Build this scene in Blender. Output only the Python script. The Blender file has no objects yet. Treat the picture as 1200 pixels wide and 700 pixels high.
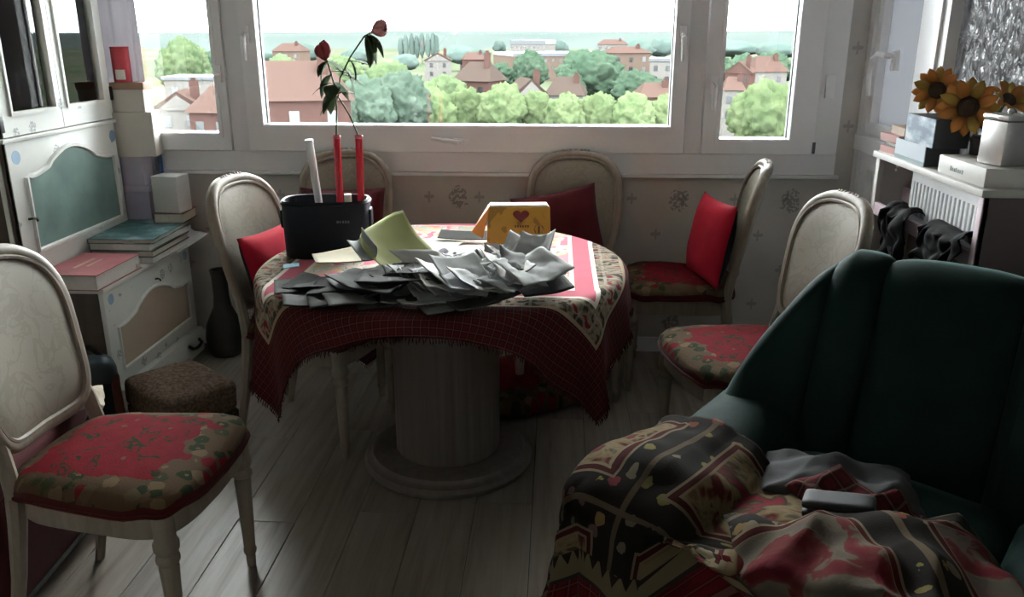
import bpy, bmesh, math, random
from mathutils import Vector, Matrix, noise, Euler

random.seed(7)
PI = math.pi
R = math.radians
S = bpy.context.scene
COL = S.collection

# ------------------------------------------------------------------ camera
cam_d = bpy.data.cameras.new('camera'); cam = bpy.data.objects.new('camera', cam_d); COL.objects.link(cam)
cam.location = (0, 0, 1.5); cam.rotation_euler = (R(90 - 17.6), 0, R(3.0))
cam_d.sensor_width = 36; cam_d.lens = 29.25; cam_d.clip_start = 0.05; cam_d.clip_end = 9000
S.camera = cam

# ------------------------------------------------------------------ overcast sky
SKY = 18.0
world = bpy.data.worlds.new('overcast_sky'); S.world = world; world.use_nodes = True
wn = world.node_tree.nodes; wl = world.node_tree.links; wn.clear()
wo = wn.new('ShaderNodeOutputWorld'); bg = wn.new('ShaderNodeBackground')
tc = wn.new('ShaderNodeTexCoord'); sx = wn.new('ShaderNodeSeparateXYZ'); cr = wn.new('ShaderNodeValToRGB')
wl.new(tc.outputs['Generated'], sx.inputs[0]); wl.new(sx.outputs['Z'], cr.inputs[0])
cr.color_ramp.elements[0].position = 0.0; cr.color_ramp.elements[0].color = (0.90, 0.95, 1.0, 1)
cr.color_ramp.elements[1].position = 0.5; cr.color_ramp.elements[1].color = (1.0, 1.0, 1.0, 1)
wl.new(cr.outputs[0], bg.inputs[0]); bg.inputs[1].default_value = SKY
wl.new(bg.outputs[0], wo.inputs[0])

vs = S.view_settings
vs.view_transform = 'Standard'; vs.look = 'None'; vs.gamma = 1.0; vs.exposure = 0.98; vs.use_curve_mapping = False

# ------------------------------------------------------------------ helpers: objects
def tag(o, label=None, cat=None, group=None, kind=None):
    if label: o['label'] = label
    if cat: o['category'] = cat
    if group: o['group'] = group
    if kind: o['kind'] = kind
    return o

def thing(name, label, cat, loc=(0, 0, 0), rotz=0, group=None, rot=None):
    o = bpy.data.objects.new(name, None); COL.objects.link(o)
    o.empty_display_size = 0.05
    o.location = loc; o.rotation_euler = rot if rot else (0, 0, rotz)
    return tag(o, label, cat, group)

def make_mesh(name, v, f, mats, uv=None, smooth=True, fm=None, ang=38):
    me = bpy.data.meshes.new(name)
    me.from_pydata([tuple(p) for p in v], [], f)
    for m in (mats if isinstance(mats, (list, tuple)) else [mats]):
        me.materials.append(m)
    if uv:
        l = me.uv_layers.new(name='UVMap')
        for lp in me.loops: l.data[lp.index].uv = uv[lp.vertex_index]
    if fm:
        for i, k in enumerate(fm): me.polygons[i].material_index = k
    if smooth:
        me.polygons.foreach_set('use_smooth', [True] * len(me.polygons))
        me.set_sharp_from_angle(angle=R(ang))
    me.update()
    return me

def obj(name, geo, mats, parent=None, loc=(0, 0, 0), rot=(0, 0, 0), smooth=True, solid=0, ang=38, fm=None):
    v, f = geo[0], geo[1]; uv = geo[2] if len(geo) > 2 else None
    me = make_mesh(name, v, f, mats, uv, smooth, fm, ang)
    return link(name, me, parent, loc, rot, solid)

def link(name, me, parent=None, loc=(0, 0, 0), rot=(0, 0, 0), solid=0):
    o = bpy.data.objects.new(name, me); COL.objects.link(o)
    o.location = loc; o.rotation_euler = rot
    if parent: o.parent = parent
    if solid:
        m = o.modifiers.new('thickness', 'SOLIDIFY'); m.thickness = solid; m.offset = 0
    return o

def dup(root, loc, rotz, label=None, group=None):
    r = root.copy(); COL.objects.link(r); r.location = loc; r.rotation_euler = (0, 0, rotz)
    if label: r['label'] = label
    if group: r['group'] = group
    for ch in list(root.children):
        c = ch.copy(); COL.objects.link(c); c.parent = r
        for g in list(ch.children):
            d = g.copy(); COL.objects.link(d); d.parent = c
    return r

# ------------------------------------------------------------------ helpers: geometry
def box(x0, x1, y0, y1, z0, z1, bev=0.0):
    if bev <= 0:
        v = [(x, y, z) for z in (z0, z1) for y in (y0, y1) for x in (x0, x1)]
        f = [(0, 2, 3, 1), (4, 5, 7, 6), (0, 1, 5, 4), (2, 6, 7, 3), (0, 4, 6, 2), (1, 3, 7, 5)]
        return v, f
    bm = bmesh.new()
    bmesh.ops.create_cube(bm, size=1)
    for q in bm.verts:
        q.co = Vector(((x0 + x1) / 2 + q.co.x * (x1 - x0), (y0 + y1) / 2 + q.co.y * (y1 - y0), (z0 + z1) / 2 + q.co.z * (z1 - z0)))
    bmesh.ops.bevel(bm, geom=list(bm.edges), offset=bev, segments=2, affect='EDGES', profile=0.6)
    bm.verts.ensure_lookup_table()
    v = [q.co.copy() for q in bm.verts]; f = [[q.index for q in p.verts] for p in bm.faces]
    bm.free()
    return v, f

def join(*gs):
    v, f, uv = [], [], []
    has = all(len(g) > 2 for g in gs)
    for g in gs:
        n = len(v); v += [tuple(p) for p in g[0]]; f += [tuple(i + n for i in q) for q in g[1]]
        if has: uv += list(g[2])
    return (v, f, uv) if has else (v, f)

def xf(g, loc=(0, 0, 0), rot=(0, 0, 0), sc=1):
    M = Matrix.Translation(loc) @ Euler(rot).to_matrix().to_4x4() @ Matrix.Scale(sc, 4)
    v = [M @ Vector(p) for p in g[0]]
    return (v,) + tuple(g[1:])

def lathe(prof, seg=24, c=(0, 0), cap=True, mod=None):
    v, f = [], []
    n = len(prof)
    for (r, z) in prof:
        for k in range(seg):
            a = 2 * PI * k / seg
            rr = r * (mod(a, z) if mod else 1)
            v.append((c[0] + rr * math.cos(a), c[1] + rr * math.sin(a), z))
    for i in range(n - 1):
        for k in range(seg):
            a, b = i * seg + k, i * seg + (k + 1) % seg
            f.append((a, b, b + seg, a + seg))
    if cap:
        f.append(tuple(range(seg - 1, -1, -1))); f.append(tuple(range((n - 1) * seg, n * seg)))
    return v, f

def tube(pts, rad, seg=8, closed=False, flat=1.0, up=Vector((0, 0, 1))):
    pts = [Vector(p) for p in pts]; n = len(pts)
    rad = rad if isinstance(rad, (list, tuple)) else [rad] * n
    v, f = [], []
    for i, p in enumerate(pts):
        if closed: t = pts[(i + 1) % n] - pts[i - 1]
        else: t = pts[min(i + 1, n - 1)] - pts[max(i - 1, 0)]
        if t.length < 1e-9: t = Vector((0, 0, 1))
        t.normalize()
        u = up if abs(t.dot(up)) < 0.95 else Vector((1, 0, 0))
        a = t.cross(u).normalized(); b = a.cross(t).normalized()
        for k in range(seg):
            w = 2 * PI * k / seg
            v.append(p + a * (math.cos(w) * rad[i]) + b * (math.sin(w) * rad[i] * flat))
    m = n if closed else n - 1
    for i in range(m):
        j = (i + 1) % n
        for k in range(seg):
            k2 = (k + 1) % seg
            f.append((i * seg + k, i * seg + k2, j * seg + k2, j * seg + k))
    if not closed:
        f.append(tuple(range(seg - 1, -1, -1))); f.append(tuple(range((n - 1) * seg, n * seg)))
    return v, f

def grid(nu, nv, fn):
    v, f, uv = [], [], []
    for j in range(nv + 1):
        for i in range(nu + 1):
            p, t = fn(i / nu, j / nv); v.append(p); uv.append(t)
    w = nu + 1
    for j in range(nv):
        for i in range(nu):
            f.append((j * w + i, j * w + i + 1, (j + 1) * w + i + 1, (j + 1) * w + i))
    return v, f, uv

def prism(pts, axis, a, b):
    """outline extruded along an axis; pts are the two other coordinates in order"""
    def mk(p, t):
        return {'x': (t, p[0], p[1]), 'y': (p[0], t, p[1]), 'z': (p[0], p[1], t)}[axis]
    n = len(pts)
    v = [mk(p, a) for p in pts] + [mk(p, b) for p in pts]
    f = [tuple(range(n - 1, -1, -1)), tuple(range(n, 2 * n))]
    f += [(i, (i + 1) % n, n + (i + 1) % n, n + i) for i in range(n)]
    return v, f

def nz(x, y, z=0.0, s=1.0):
    return noise.noise(Vector((x * s, y * s, z * s)))

def fix_normals(o):
    bm = bmesh.new(); bm.from_mesh(o.data); bmesh.ops.recalc_face_normals(bm, faces=bm.faces); bm.to_mesh(o.data); bm.free()
    return o

def plate_hole(axis, t0, t1, o, h):
    """wall slab with one rectangular hole; o, h = (a0, a1, z0, z1)"""
    def mk(a, z, t): return (t, a, z) if axis == 'x' else (a, t, z)
    v = []
    for t in (t0, t1):
        for q in (o, h):
            v += [mk(q[0], q[2], t), mk(q[1], q[2], t), mk(q[1], q[3], t), mk(q[0], q[3], t)]
    f = []
    for k in range(4):
        k2 = (k + 1) % 4
        f.append((k, k2, 4 + k2, 4 + k)); f.append((8 + k, 12 + k, 12 + k2, 8 + k2))
        f.append((k, 8 + k, 8 + k2, k2)); f.append((4 + k, 4 + k2, 12 + k2, 12 + k))
    return v, f

def frame_rect(axis, t0, t1, a0, a1, z0, z1, wl_, wr, wb, wt):
    return plate_hole(axis, t0, t1, (a0, a1, z0, z1), (a0 + wl_, a1 - wr, z0 + wb, z1 - wt))

# ------------------------------------------------------------------ helpers: materials
class NT:
    def __init__(s, name):
        s.m = bpy.data.materials.new(name); s.m.use_nodes = True
        s.t = s.m.node_tree; s.N = s.t.nodes; s.L = s.t.links
        s.N.clear(); s.out = s.N.new('ShaderNodeOutputMaterial')
    def put(s, sock, v):
        if isinstance(v, bpy.types.NodeSocket): s.L.new(v, sock)
        elif isinstance(v, (tuple, list)) and len(v) == 3 and sock.type == 'RGBA': sock.default_value = (*v, 1)
        else: sock.default_value = v
    def n(s, typ, out=0, props=None, **inp):
        k = s.N.new('ShaderNode' + typ)
        for a, b in (props or {}).items(): setattr(k, a, b)
        for a, b in inp.items():
            key = int(a[1:]) if a[0] == 'i' and a[1:].isdigit() else a.replace('_', ' ')
            s.put(k.inputs[key], b)
        return k.outputs[out]
    def M(s, op, a, b=0.0, c=0.0):
        return s.n('Math', props={'operation': op}, i0=a, i1=b, i2=c)
    def add(s, a, b): return s.M('ADD', a, b)
    def sub(s, a, b): return s.M('SUBTRACT', a, b)
    def mul(s, a, b): return s.M('MULTIPLY', a, b)
    def gt(s, a, b): return s.M('GREATER_THAN', a, b)
    def lt(s, a, b): return s.M('LESS_THAN', a, b)
    def mx(s, a, b): return s.M('MAXIMUM', a, b)
    def mn(s, a, b): return s.M('MINIMUM', a, b)
    def ab(s, a): return s.M('ABSOLUTE', a)
    def band(s, x, lo, hi): return s.mul(s.gt(x, lo), s.lt(x, hi))
    def mix(s, f, a, b):
        k = s.N.new('ShaderNodeMix'); k.data_type = 'RGBA'
        s.put(k.inputs[0], f); s.put(k.inputs[6], a); s.put(k.inputs[7], b)
        return k.outputs[2]
    def coord(s, w='Object'): return s.n('TexCoord', out={'Generated': 0, 'Normal': 1, 'UV': 2, 'Object': 3}[w])
    def mapping(s, vec, scale=(1, 1, 1), loc=(0, 0, 0), rot=(0, 0, 0)):
        return s.n('Mapping', Vector=vec, Scale=scale, Location=loc, Rotation=rot)
    def sep(s, v):
        k = s.N.new('ShaderNodeSeparateXYZ'); s.L.new(v, k.inputs[0]); return k.outputs
    def comb(s, x, y, z=0.0): return s.n('CombineXYZ', i0=x, i1=y, i2=z)
    def noise(s, vec, scale, detail=4, rough=0.5, dist=0.0, out=0):
        return s.n('TexNoise', out=out, Vector=vec, Scale=scale, Detail=detail, Roughness=rough, Distortion=dist)
    def vor(s, vec, scale, out=0, feature='F1', rnd=1.0):
        return s.n('TexVoronoi', out=out, props={'feature': feature}, Vector=vec, Scale=scale, Randomness=rnd)
    def ramp(s, f, stops):
        k = s.N.new('ShaderNodeValToRGB'); s.L.new(f, k.inputs[0]); e = k.color_ramp.elements
        while len(e) < len(stops): e.new(0.5)
        for q, (p, c) in zip(e, stops): q.position = p; q.color = (*c, 1)
        return k.outputs[0]
    def rng(s, f, a, b, c=0.0, d=1.0):
        return s.n('MapRange', i0=f, i1=a, i2=b, i3=c, i4=d)
    def bump(s, h, st=0.3, dist=0.01):
        return s.n('Bump', Strength=st, Distance=dist, Height=h)
    def bsdf(s, col, rough=0.5, normal=None, **kw):
        k = s.N.new('ShaderNodeBsdfPrincipled')
        s.put(k.inputs['Base Color'], col); s.put(k.inputs['Roughness'], rough)
        if normal is not None: s.L.new(normal, k.inputs['Normal'])
        for a, b in kw.items(): s.put(k.inputs[a.replace('_', ' ')], b)
        return k.outputs[0]
    def done(s, shader): s.L.new(shader, s.out.inputs[0]); return s.m

def simple(name, col, rough=0.5, var=0.12, sc=8.0, bump=0.0, bsc=60.0, **kw):
    t = NT(name); o = t.coord()
    n1 = t.noise(o, sc, 4)
    c = t.mix(t.rng(n1, 0.3, 0.7), tuple(x * (1 - var) for x in col), tuple(min(1, x * (1 + var)) for x in col))
    nrm = t.bump(t.noise(o, bsc, 3), bump, 0.004) if bump else None
    return t.done(t.bsdf(c, rough, nrm, **kw))

def m_glass():
    t = NT('window_glass')
    fr = t.n('Fresnel', IOR=1.45)
    a = t.n('BsdfTransparent', Color=(0.96, 0.98, 0.97)); b = t.n('BsdfGlossy', Color=(1, 1, 1), Roughness=0.02)
    return t.done(t.n('MixShader', i0=fr, i1=a, i2=b))

def m_wallpaper():
    t = NT('patterned_wallpaper'); o = t.coord(); X, Y, Z = t.sep(o)[:3]
    base = t.mix(t.rng(t.noise(o, 3.0), 0.35, 0.65), (0.50, 0.475, 0.45), (0.58, 0.55, 0.515))
    # small fleur sprigs on a half-drop repeat
    u = t.mul(X, 1 / 0.24); row = t.M('FLOOR', t.mul(Z, 1 / 0.17))
    u = t.add(u, t.mul(t.M('MODULO', row, 2.0), 0.5))
    fu = t.mul(t.sub(t.M('FRACT', u), 0.5), 0.24); fv = t.mul(t.sub(t.M('FRACT', t.mul(Z, 1 / 0.17)), 0.5), 0.17)
    wob = t.mul(t.sub(t.noise(o, 90.0, 2), 0.5), 0.012)
    a = t.ab(t.add(fu, wob)); b = t.add(fv, wob)
    stem = t.mul(t.lt(a, 0.0045), t.band(b, -0.028, 0.026))
    leaf = t.lt(t.add(t.M('POWER', t.mul(t.sub(a, 0.012), 80.0), 2.0), t.M('POWER', t.mul(t.sub(t.ab(b), 0.002), 150.0), 2.0)), 1.0)
    spr = t.mul(t.mx(stem, leaf), 0.45)
    # bouquets on a wider repeat, only on part of the drop
    u2 = t.mul(t.add(X, 0.2), 1 / 0.52); v2 = t.mul(t.add(Z, 0.08), 1 / 0.62)
    gu = t.mul(t.sub(t.M('FRACT', u2), 0.5), 0.52); gv = t.mul(t.sub(t.M('FRACT', v2), 0.36), 0.62)
    d = t.M('SQRT', t.add(t.M('POWER', gu, 2.0), t.M('POWER', t.mul(gv, 0.8), 2.0)))
    blob = t.mul(t.lt(t.add(d, t.mul(t.noise(o, 38.0, 3), 0.07)), 0.078), t.gt(t.noise(o, 70.0, 2), 0.47))
    c = t.mix(spr, base, (0.16, 0.145, 0.15)); c = t.mix(t.mul(blob, 0.6), c, (0.13, 0.125, 0.12))
    return t.done(t.bsdf(c, 0.75, t.bump(t.noise(o, 220.0, 2), 0.15, 0.002)))

def m_plank():
    t = NT('grey_laminate_plank'); o = t.coord()
    r = t.n('ObjectInfo', out='Random') if False else t.N.new('ShaderNodeObjectInfo').outputs['Random']
    v = t.n('VectorMath', props={'operation': 'ADD'}, i0=o, i1=t.comb(t.mul(r, 31.0), t.mul(r, 17.0), 0.0))
    g = t.noise(t.mapping(v, (26, 1.6, 1)), 1.0, 6, 0.62, 0.6)
    g2 = t.noise(t.mapping(v, (5, 0.8, 1)), 1.0, 3)
    c = t.ramp(g, [(0.25, (0.1344, 0.1093, 0.0868)), (0.5, (0.2657, 0.2294, 0.1932)), (0.8, (0.3690, 0.3349, 0.2873))])
    c = t.mix(t.rng(g2, 0.35, 0.7, 0, 0.35), c, (0.2322, 0.1913, 0.1552))
    hsv = t.n('HueSaturation', Value=t.rng(r, 0, 1, 0.86, 1.12), Color=c)
    return t.done(t.bsdf(hsv, t.rng(g, 0.2, 0.8, 0.42, 0.31), t.bump(g, 0.08, 0.002)))

def m_motif_paint(name, base, mot, sc=9.0, rough=0.45):
    t = NT(name); o = t.coord()
    cell = t.vor(o, sc, rnd=0.55); wob = t.noise(o, 60.0, 3)
    mk = t.mul(t.lt(t.add(cell, t.mul(wob, 0.25)), 0.33), t.gt(t.noise(o, 130.0, 2), 0.46))
    c = t.mix(t.rng(t.noise(o, 5.0), 0.3, 0.7), tuple(x * 0.93 for x in base), base)
    return t.done(t.bsdf(t.mix(t.mul(mk, 0.7), c, mot), rough, t.bump(t.noise(o, 40.0), 0.05, 0.002)))

def m_wood(name, a, b, stretch=(30, 30, 2.2), rough=0.5, scale=1.0):
    t = NT(name); o = t.coord()
    g = t.noise(t.mapping(o, stretch), scale, 5, 0.6, 0.4)
    c = t.ramp(g, [(0.28, a), (0.72, b)])
    return t.done(t.bsdf(c, rough, t.bump(g, 0.12, 0.002)))

def m_damask():
    t = NT('cream_damask'); o = t.coord()
    w = t.noise(t.mapping(o, (1, 1, 1)), 11.0, 3, 0.5, 1.6)
    ln = t.lt(t.ab(t.sub(w, 0.5)), 0.035)
    c = t.mix(t.mul(ln, 0.45), (0.2808, 0.2535, 0.2106), (0.2028, 0.1794, 0.1443))
    c = t.mix(t.rng(t.noise(o, 4.0), 0.35, 0.7, 0, 0.35), c, (0.2262, 0.2028, 0.1638))
    return t.done(t.bsdf(c, 0.55, t.bump(t.mx(t.noise(o, 200.0, 2), ln), 0.2, 0.002), Specular_IOR_Level=0.2))

def m_floral():
    t = NT('red_floral_tapestry'); uv = t.coord('UV'); X, Y = t.sep(uv)[:2]
    d = t.mx(t.ab(X), t.ab(Y))
    wob = t.mul(t.sub(t.noise(uv, 12.0, 3), 0.5), 0.12)
    edge = t.gt(t.add(d, wob), 0.165)
    cell = t.vor(uv, 24.0); rr = t.sep(t.vor(uv, 24.0, out=1))[0]
    rag = t.add(cell, t.mul(t.noise(uv, 70.0, 2), 0.45))
    pet = t.lt(rag, 0.70); core = t.lt(rag, 0.36)
    red = t.mix(t.noise(uv, 26.0, 3), (0.095, 0.0040, 0.0080), (0.165, 0.0090, 0.0170))
    lf = t.mul(t.lt(t.ab(t.sub(t.noise(uv, 16.0, 2, 0.5, 1.0), 0.5)), 0.03), t.gt(t.noise(uv, 9.0, 1), 0.52))
    mid = t.mix(lf, red, (0.022, 0.026, 0.012))
    mid = t.mix(t.mul(core, t.gt(rr, 0.80)), mid, (0.085, 0.058, 0.032))
    leafc = t.ramp(rr, [(0.0, (0.020, 0.030, 0.014)), (0.30, (0.034, 0.042, 0.022)), (0.45, (0.12, 0.085, 0.050)), (0.70, (0.085, 0.062, 0.036)), (0.86, (0.13, 0.008, 0.014))])
    for e in t.N:
        if e.bl_idname == 'ShaderNodeValToRGB': e.color_ramp.interpolation = 'CONSTANT'
    bor = t.mix(pet, (0.075, 0.048, 0.028), leafc); bor = t.mix(t.mul(core, t.lt(rr, 0.45)), bor, (0.11, 0.075, 0.04))
    c = t.mix(edge, mid, bor)
    return t.done(t.bsdf(c, 0.85, t.bump(t.noise(uv, 160.0, 2), 0.25, 0.003), Specular_IOR_Level=0.06))

def plaid(t, X, Y, f, a, b, l):
    px = t.M('FRACT', t.mul(X, f)); py = t.M('FRACT', t.mul(Y, f))
    c = t.mix(t.mul(t.gt(px, 0.5), 0.55), a, b); c = t.mix(t.mul(t.gt(py, 0.5), 0.45), c, b)
    ln = t.mx(t.band(px, 0.70, 0.80), t.band(py, 0.70, 0.80))
    return t.mix(t.mul(ln, 0.55), c, l)

def m_tablecloth():
    t = NT('woven_tablecloth'); uv = t.coord('UV'); X, Y = t.sep(uv)[:2]
    ax, ay = t.ab(X), t.ab(Y); d = t.mx(ax, ay); mnn = t.mn(ax, ay)
    wob = t.mul(t.sub(t.noise(uv, 20.0, 3), 0.5), 0.02); dw = t.add(d, wob)
    n1 = t.noise(uv, 7.0, 3, 0.5, 0.8)
    field = t.ramp(n1, [(0.40, (0.72, 0.22, 0.29)), (0.44, (0.72, 0.66, 0.58)), (0.52, (0.55, 0.56, 0.54)), (0.57, (0.68, 0.54, 0.26)), (0.63, (0.74, 0.30, 0.36))])
    field = t.mix(t.mul(t.lt(t.ab(t.sub(n1, 0.48)), 0.006), 0.6), field, (0.16, 0.05, 0.05))
    n2 = t.noise(uv, 24.0, 3, 0.5, 0.5)
    outer = t.ramp(n2, [(0.42, (0.05, 0.042, 0.03)), (0.48, (0.22, 0.185, 0.135)), (0.56, (0.26, 0.22, 0.165)), (0.62, (0.17, 0.02, 0.026))])
    sq = t.mx(t.lt(t.M('FRACT', t.mul(X, 13.0)), 0.12), t.lt(t.M('FRACT', t.mul(Y, 13.0)), 0.12))
    outer = t.mix(t.mul(sq, 0.25), outer, (0.55, 0.50, 0.42))
    c = t.mix(t.gt(d, 0.43), field, (0.78, 0.72, 0.66))
    c = t.mix(t.gt(d, 0.445), c, (0.56, 0.15, 0.20)); c = t.mix(t.gt(d, 0.505), c, (0.78, 0.72, 0.66))
    c = t.mix(t.gt(d, 0.52), c, outer)
    c = t.mix(t.gt(d, 0.60), c, (0.33, 0.26, 0.18))
    c = t.mix(t.gt(d, 0.612), c, plaid(t, X, Y, 44.0, (0.080, 0.011, 0.014), (0.034, 0.007, 0.009), (0.15, 0.095, 0.075)))  # plaid hem, darkened to put the hanging side's shade into its colour
    return t.done(t.bsdf(c, 0.9, t.bump(t.noise(uv, 260.0, 2), 0.2, 0.002), Specular_IOR_Level=0.06))

def m_throw(name, seed=0.0, red=0.0):
    t = NT(name); uv = t.mapping(t.coord('UV'), loc=(seed, seed * 0.7, 0)); X, Y = t.sep(uv)[:2]
    fx = t.ab(t.sub(t.M('FRACT', t.mul(X, 1 / 0.42)), 0.5)); fy = t.ab(t.sub(t.M('FRACT', t.mul(Y, 1 / 0.46)), 0.5))
    d = t.mx(fx, fy)                       # nested rectangular panels
    n1 = t.noise(uv, 13.0, 3, 0.5, 0.8); cell = t.vor(uv, 20.0); rr = t.sep(t.vor(uv, 20.0, out=1))[0]
    pet = t.lt(t.add(cell, t.mul(t.noise(uv, 60.0, 2), 0.3)), 0.44)
    inner = t.ramp(n1, [(0.38, (0.0560, 0.0105, 0.0087)), (0.45, (0.1050, 0.0770, 0.0420)), (0.52, (0.1400, 0.1085, 0.0630)), (0.60, (0.0350, 0.0315, 0.0210)), (0.66, (0.1260, 0.0175, 0.0245))])
    outer = t.mix(pet, (0.0123, 0.0105, 0.0098), t.ramp(rr, [(0.0, (0.1050, 0.0875, 0.0595)), (0.4, (0.0700, 0.0665, 0.0595)), (0.55, (0.1050, 0.0140, 0.0210)), (0.8, (0.1155, 0.1050, 0.0350))]))
    c = t.mix(t.gt(d, 0.30), inner, (0.1260, 0.0980, 0.0630)); c = t.mix(t.gt(d, 0.315), c, (0.0350, 0.0070, 0.0070))
    c = t.mix(t.gt(d, 0.345), c, (0.1155, 0.0910, 0.0595)); c = t.mix(t.gt(d, 0.36), c, outer)
    c = t.mix(t.gt(d, 0.484), c, (0.0700, 0.0525, 0.0350))
    if red: c = t.mix(red, c, t.mix(t.gt(d, 0.31), t.mix(t.rng(n1, 0.47, 0.5), (0.075, 0.0085, 0.014), (0.07, 0.062, 0.05)), c))
    return t, c, uv

def m_throw_arm():
    t, c, uv = m_throw('dark_tapestry_throw')
    Y = t.sep(t.coord('UV'))[1]; X = t.sep(t.coord('UV'))[0]
    # woven hem: cream strip with little triangles, then red plaid
    tri = t.lt(t.ab(t.sub(t.M('FRACT', t.mul(X, 1 / 0.035)), 0.5)), t.mul(t.sub(-0.70, Y), -14.0) if False else t.rng(Y, -0.62, -0.59, 0.0, 0.42))
    strip = t.mix(t.mul(tri, t.band(Y, -0.62, -0.59)), (0.1190, 0.0980, 0.0595), (0.0175, 0.0105, 0.0087))
    c = t.mix(t.lt(Y, -0.59), c, strip)
    c = t.mix(t.lt(Y, -0.65), c, (0.0210, 0.0192, 0.0175))
    c = t.mix(t.lt(Y, -0.66), c, plaid(t, X, Y, 30.0, (0.0840, 0.0070, 0.0105), (0.0350, 0.0042, 0.0063), (0.1260, 0.0700, 0.0560)))
    return t.done(t.bsdf(c, 0.92, t.bump(t.noise(uv, 230.0, 2), 0.25, 0.003), Specular_IOR_Level=0.05))

def m_throw_seat():
    t, c, uv = m_throw('red_tapestry_throw', 0.37, 0.85)
    return t.done(t.bsdf(c, 0.92, t.bump(t.noise(uv, 230.0, 2), 0.25, 0.003), Specular_IOR_Level=0.05))

def m_fabric(name, col, sheen=0.3, sc=180.0, var=0.15, rough=0.85):
    t = NT(name); o = t.coord()
    c = t.mix(t.rng(t.noise(o, 7.0), 0.3, 0.7), tuple(x * (1 - var) for x in col), tuple(x * (1 + var) for x in col))
    return t.done(t.bsdf(c, rough, t.bump(t.noise(o, sc, 2), 0.2, 0.003), Sheen_Weight=sheen * 0.3, Sheen_Roughness=0.4, Specular_IOR_Level=0.12))

def m_velvet():
    t = NT('bottle_green_velvet'); o = t.coord()
    c = t.mix(t.rng(t.noise(o, 6.0, 4), 0.3, 0.7), (0.0045, 0.0144, 0.0126), (0.0081, 0.0225, 0.0198))
    return t.done(t.bsdf(c, 0.75, t.bump(t.noise(o, 26.0, 4), 0.12, 0.01), Sheen_Weight=0.16, Sheen_Roughness=0.3, Sheen_Tint=(0.5250, 0.9000, 0.8400), Specular_IOR_Level=0.08))

def m_obscure():
    t = NT('textured_obscure_glass'); o = t.coord()
    n1 = t.noise(t.mapping(o, (1, 1, 0.55)), 26.0, 3, 0.6, 1.4); n2 = t.vor(t.mapping(o, (1, 1, 0.6)), 34.0)
    h = t.add(n1, t.mul(n2, 0.5))
    c = t.ramp(h, [(0.42, (0.0298, 0.0298, 0.0306)), (0.7, (0.0638, 0.0638, 0.0646)), (0.95, (0.1020, 0.1020, 0.1020))])
    nr = t.bump(h, 0.9, 0.02)
    a = t.n('BsdfTranslucent', Color=c, Normal=nr); b = t.n('BsdfGlossy', Color=(0.6800, 0.6800, 0.6800), Roughness=0.2, Normal=nr)
    return t.done(t.n('MixShader', i0=0.12, i1=a, i2=b))

def m_frost(name, col):
    t = NT(name)
    a = t.n('BsdfTranslucent', Color=col); b = t.n('BsdfGlossy', Color=(0.8, 0.8, 0.8), Roughness=0.3)
    return t.done(t.n('MixShader', i0=0.1, i1=a, i2=b))

def m_leaf(name, a, b, sc=0.9):
    t = NT(name); o = t.coord()
    n1 = t.noise(o, sc, 5, 0.65)
    c = t.ramp(n1, [(0.32, a), (0.68, b)])
    k = t.N.new('ShaderNodeObjectInfo').outputs['Random']
    c = t.n('HueSaturation', Value=t.rng(k, 0, 1, 0.85, 1.15), Color=c)
    return t.done(t.bsdf(c, 0.9, t.bump(t.noise(o, sc * 2.2, 4), 1.0, 0.6), Specular_IOR_Level=0.0))

def m_tile(name, a, b):
    t = NT(name); o = t.coord()
    br = t.n('TexBrick', Vector=t.mapping(o, (1, 1, 1.6)), Color1=a, Color2=b, Mortar=tuple(x * 0.75 for x in a), Scale=2.5)
    c = t.mix(t.rng(t.noise(o, 0.7, 4), 0.35, 0.7, 0, 0.5), br, tuple(x * 0.8 for x in b))
    return t.done(t.bsdf(c, 0.95, Specular_IOR_Level=0.0))

MT = {}
MT['glass'] = m_glass()
MT['wallpaper'] = m_wallpaper()
MT['plank'] = m_plank()
MT['sub'] = simple('floor_joint', (0.035, 0.03, 0.026), 0.9)
MT['wall'] = simple('plain_wall', (0.70, 0.68, 0.64), 0.85, 0.05, 2, 0.1)
MT['ceil'] = simple('ceiling_paint', (0.85, 0.84, 0.82), 0.9, 0.03, 2)
MT['pvc'] = simple('white_pvc', (0.80, 0.80, 0.815), 0.32, 0.03, 3)
MT['pvc2'] = simple('white_pvc_trim', (0.77, 0.77, 0.78), 0.38, 0.03, 3)
MT['gasket'] = simple('grey_gasket', (0.10, 0.10, 0.105), 0.6)
MT['hutch'] = m_motif_paint('cream_stencilled_paint', (0.80, 0.82, 0.78), (0.22, 0.24, 0.26))
MT['hutch_plain'] = simple('cream_paint', (0.80, 0.81, 0.77), 0.4, 0.06, 6)
MT['decal'] = simple('pale_blue_stencil', (0.30, 0.45, 0.60), 0.5)
MT['teal'] = simple('grey_teal_paint', (0.185, 0.275, 0.25), 0.35, 0.28, 5)
MT['beige'] = simple('beige_panel_paint', (0.52, 0.42, 0.32), 0.5, 0.06, 3)
MT['brown'] = m_wood('dark_brown_side', (0.055, 0.040, 0.030), (0.095, 0.072, 0.055))
MT['black'] = simple('black_iron', (0.015, 0.015, 0.015), 0.4)
MT['wood'] = m_wood('whitewashed_chair_wood', (0.2000, 0.1640, 0.1280), (0.2880, 0.2480, 0.2040), (40, 40, 6))
MT['damask'] = m_damask()
MT['floral'] = m_floral()
MT['piping'] = m_fabric('dark_red_piping', (0.06, 0.007, 0.008))
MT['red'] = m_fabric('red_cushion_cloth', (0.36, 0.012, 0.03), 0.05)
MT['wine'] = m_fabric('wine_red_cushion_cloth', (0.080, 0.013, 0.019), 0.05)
MT['navy'] = m_fabric('black_cushion_cloth', (0.012, 0.013, 0.018), 0.2)
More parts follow.
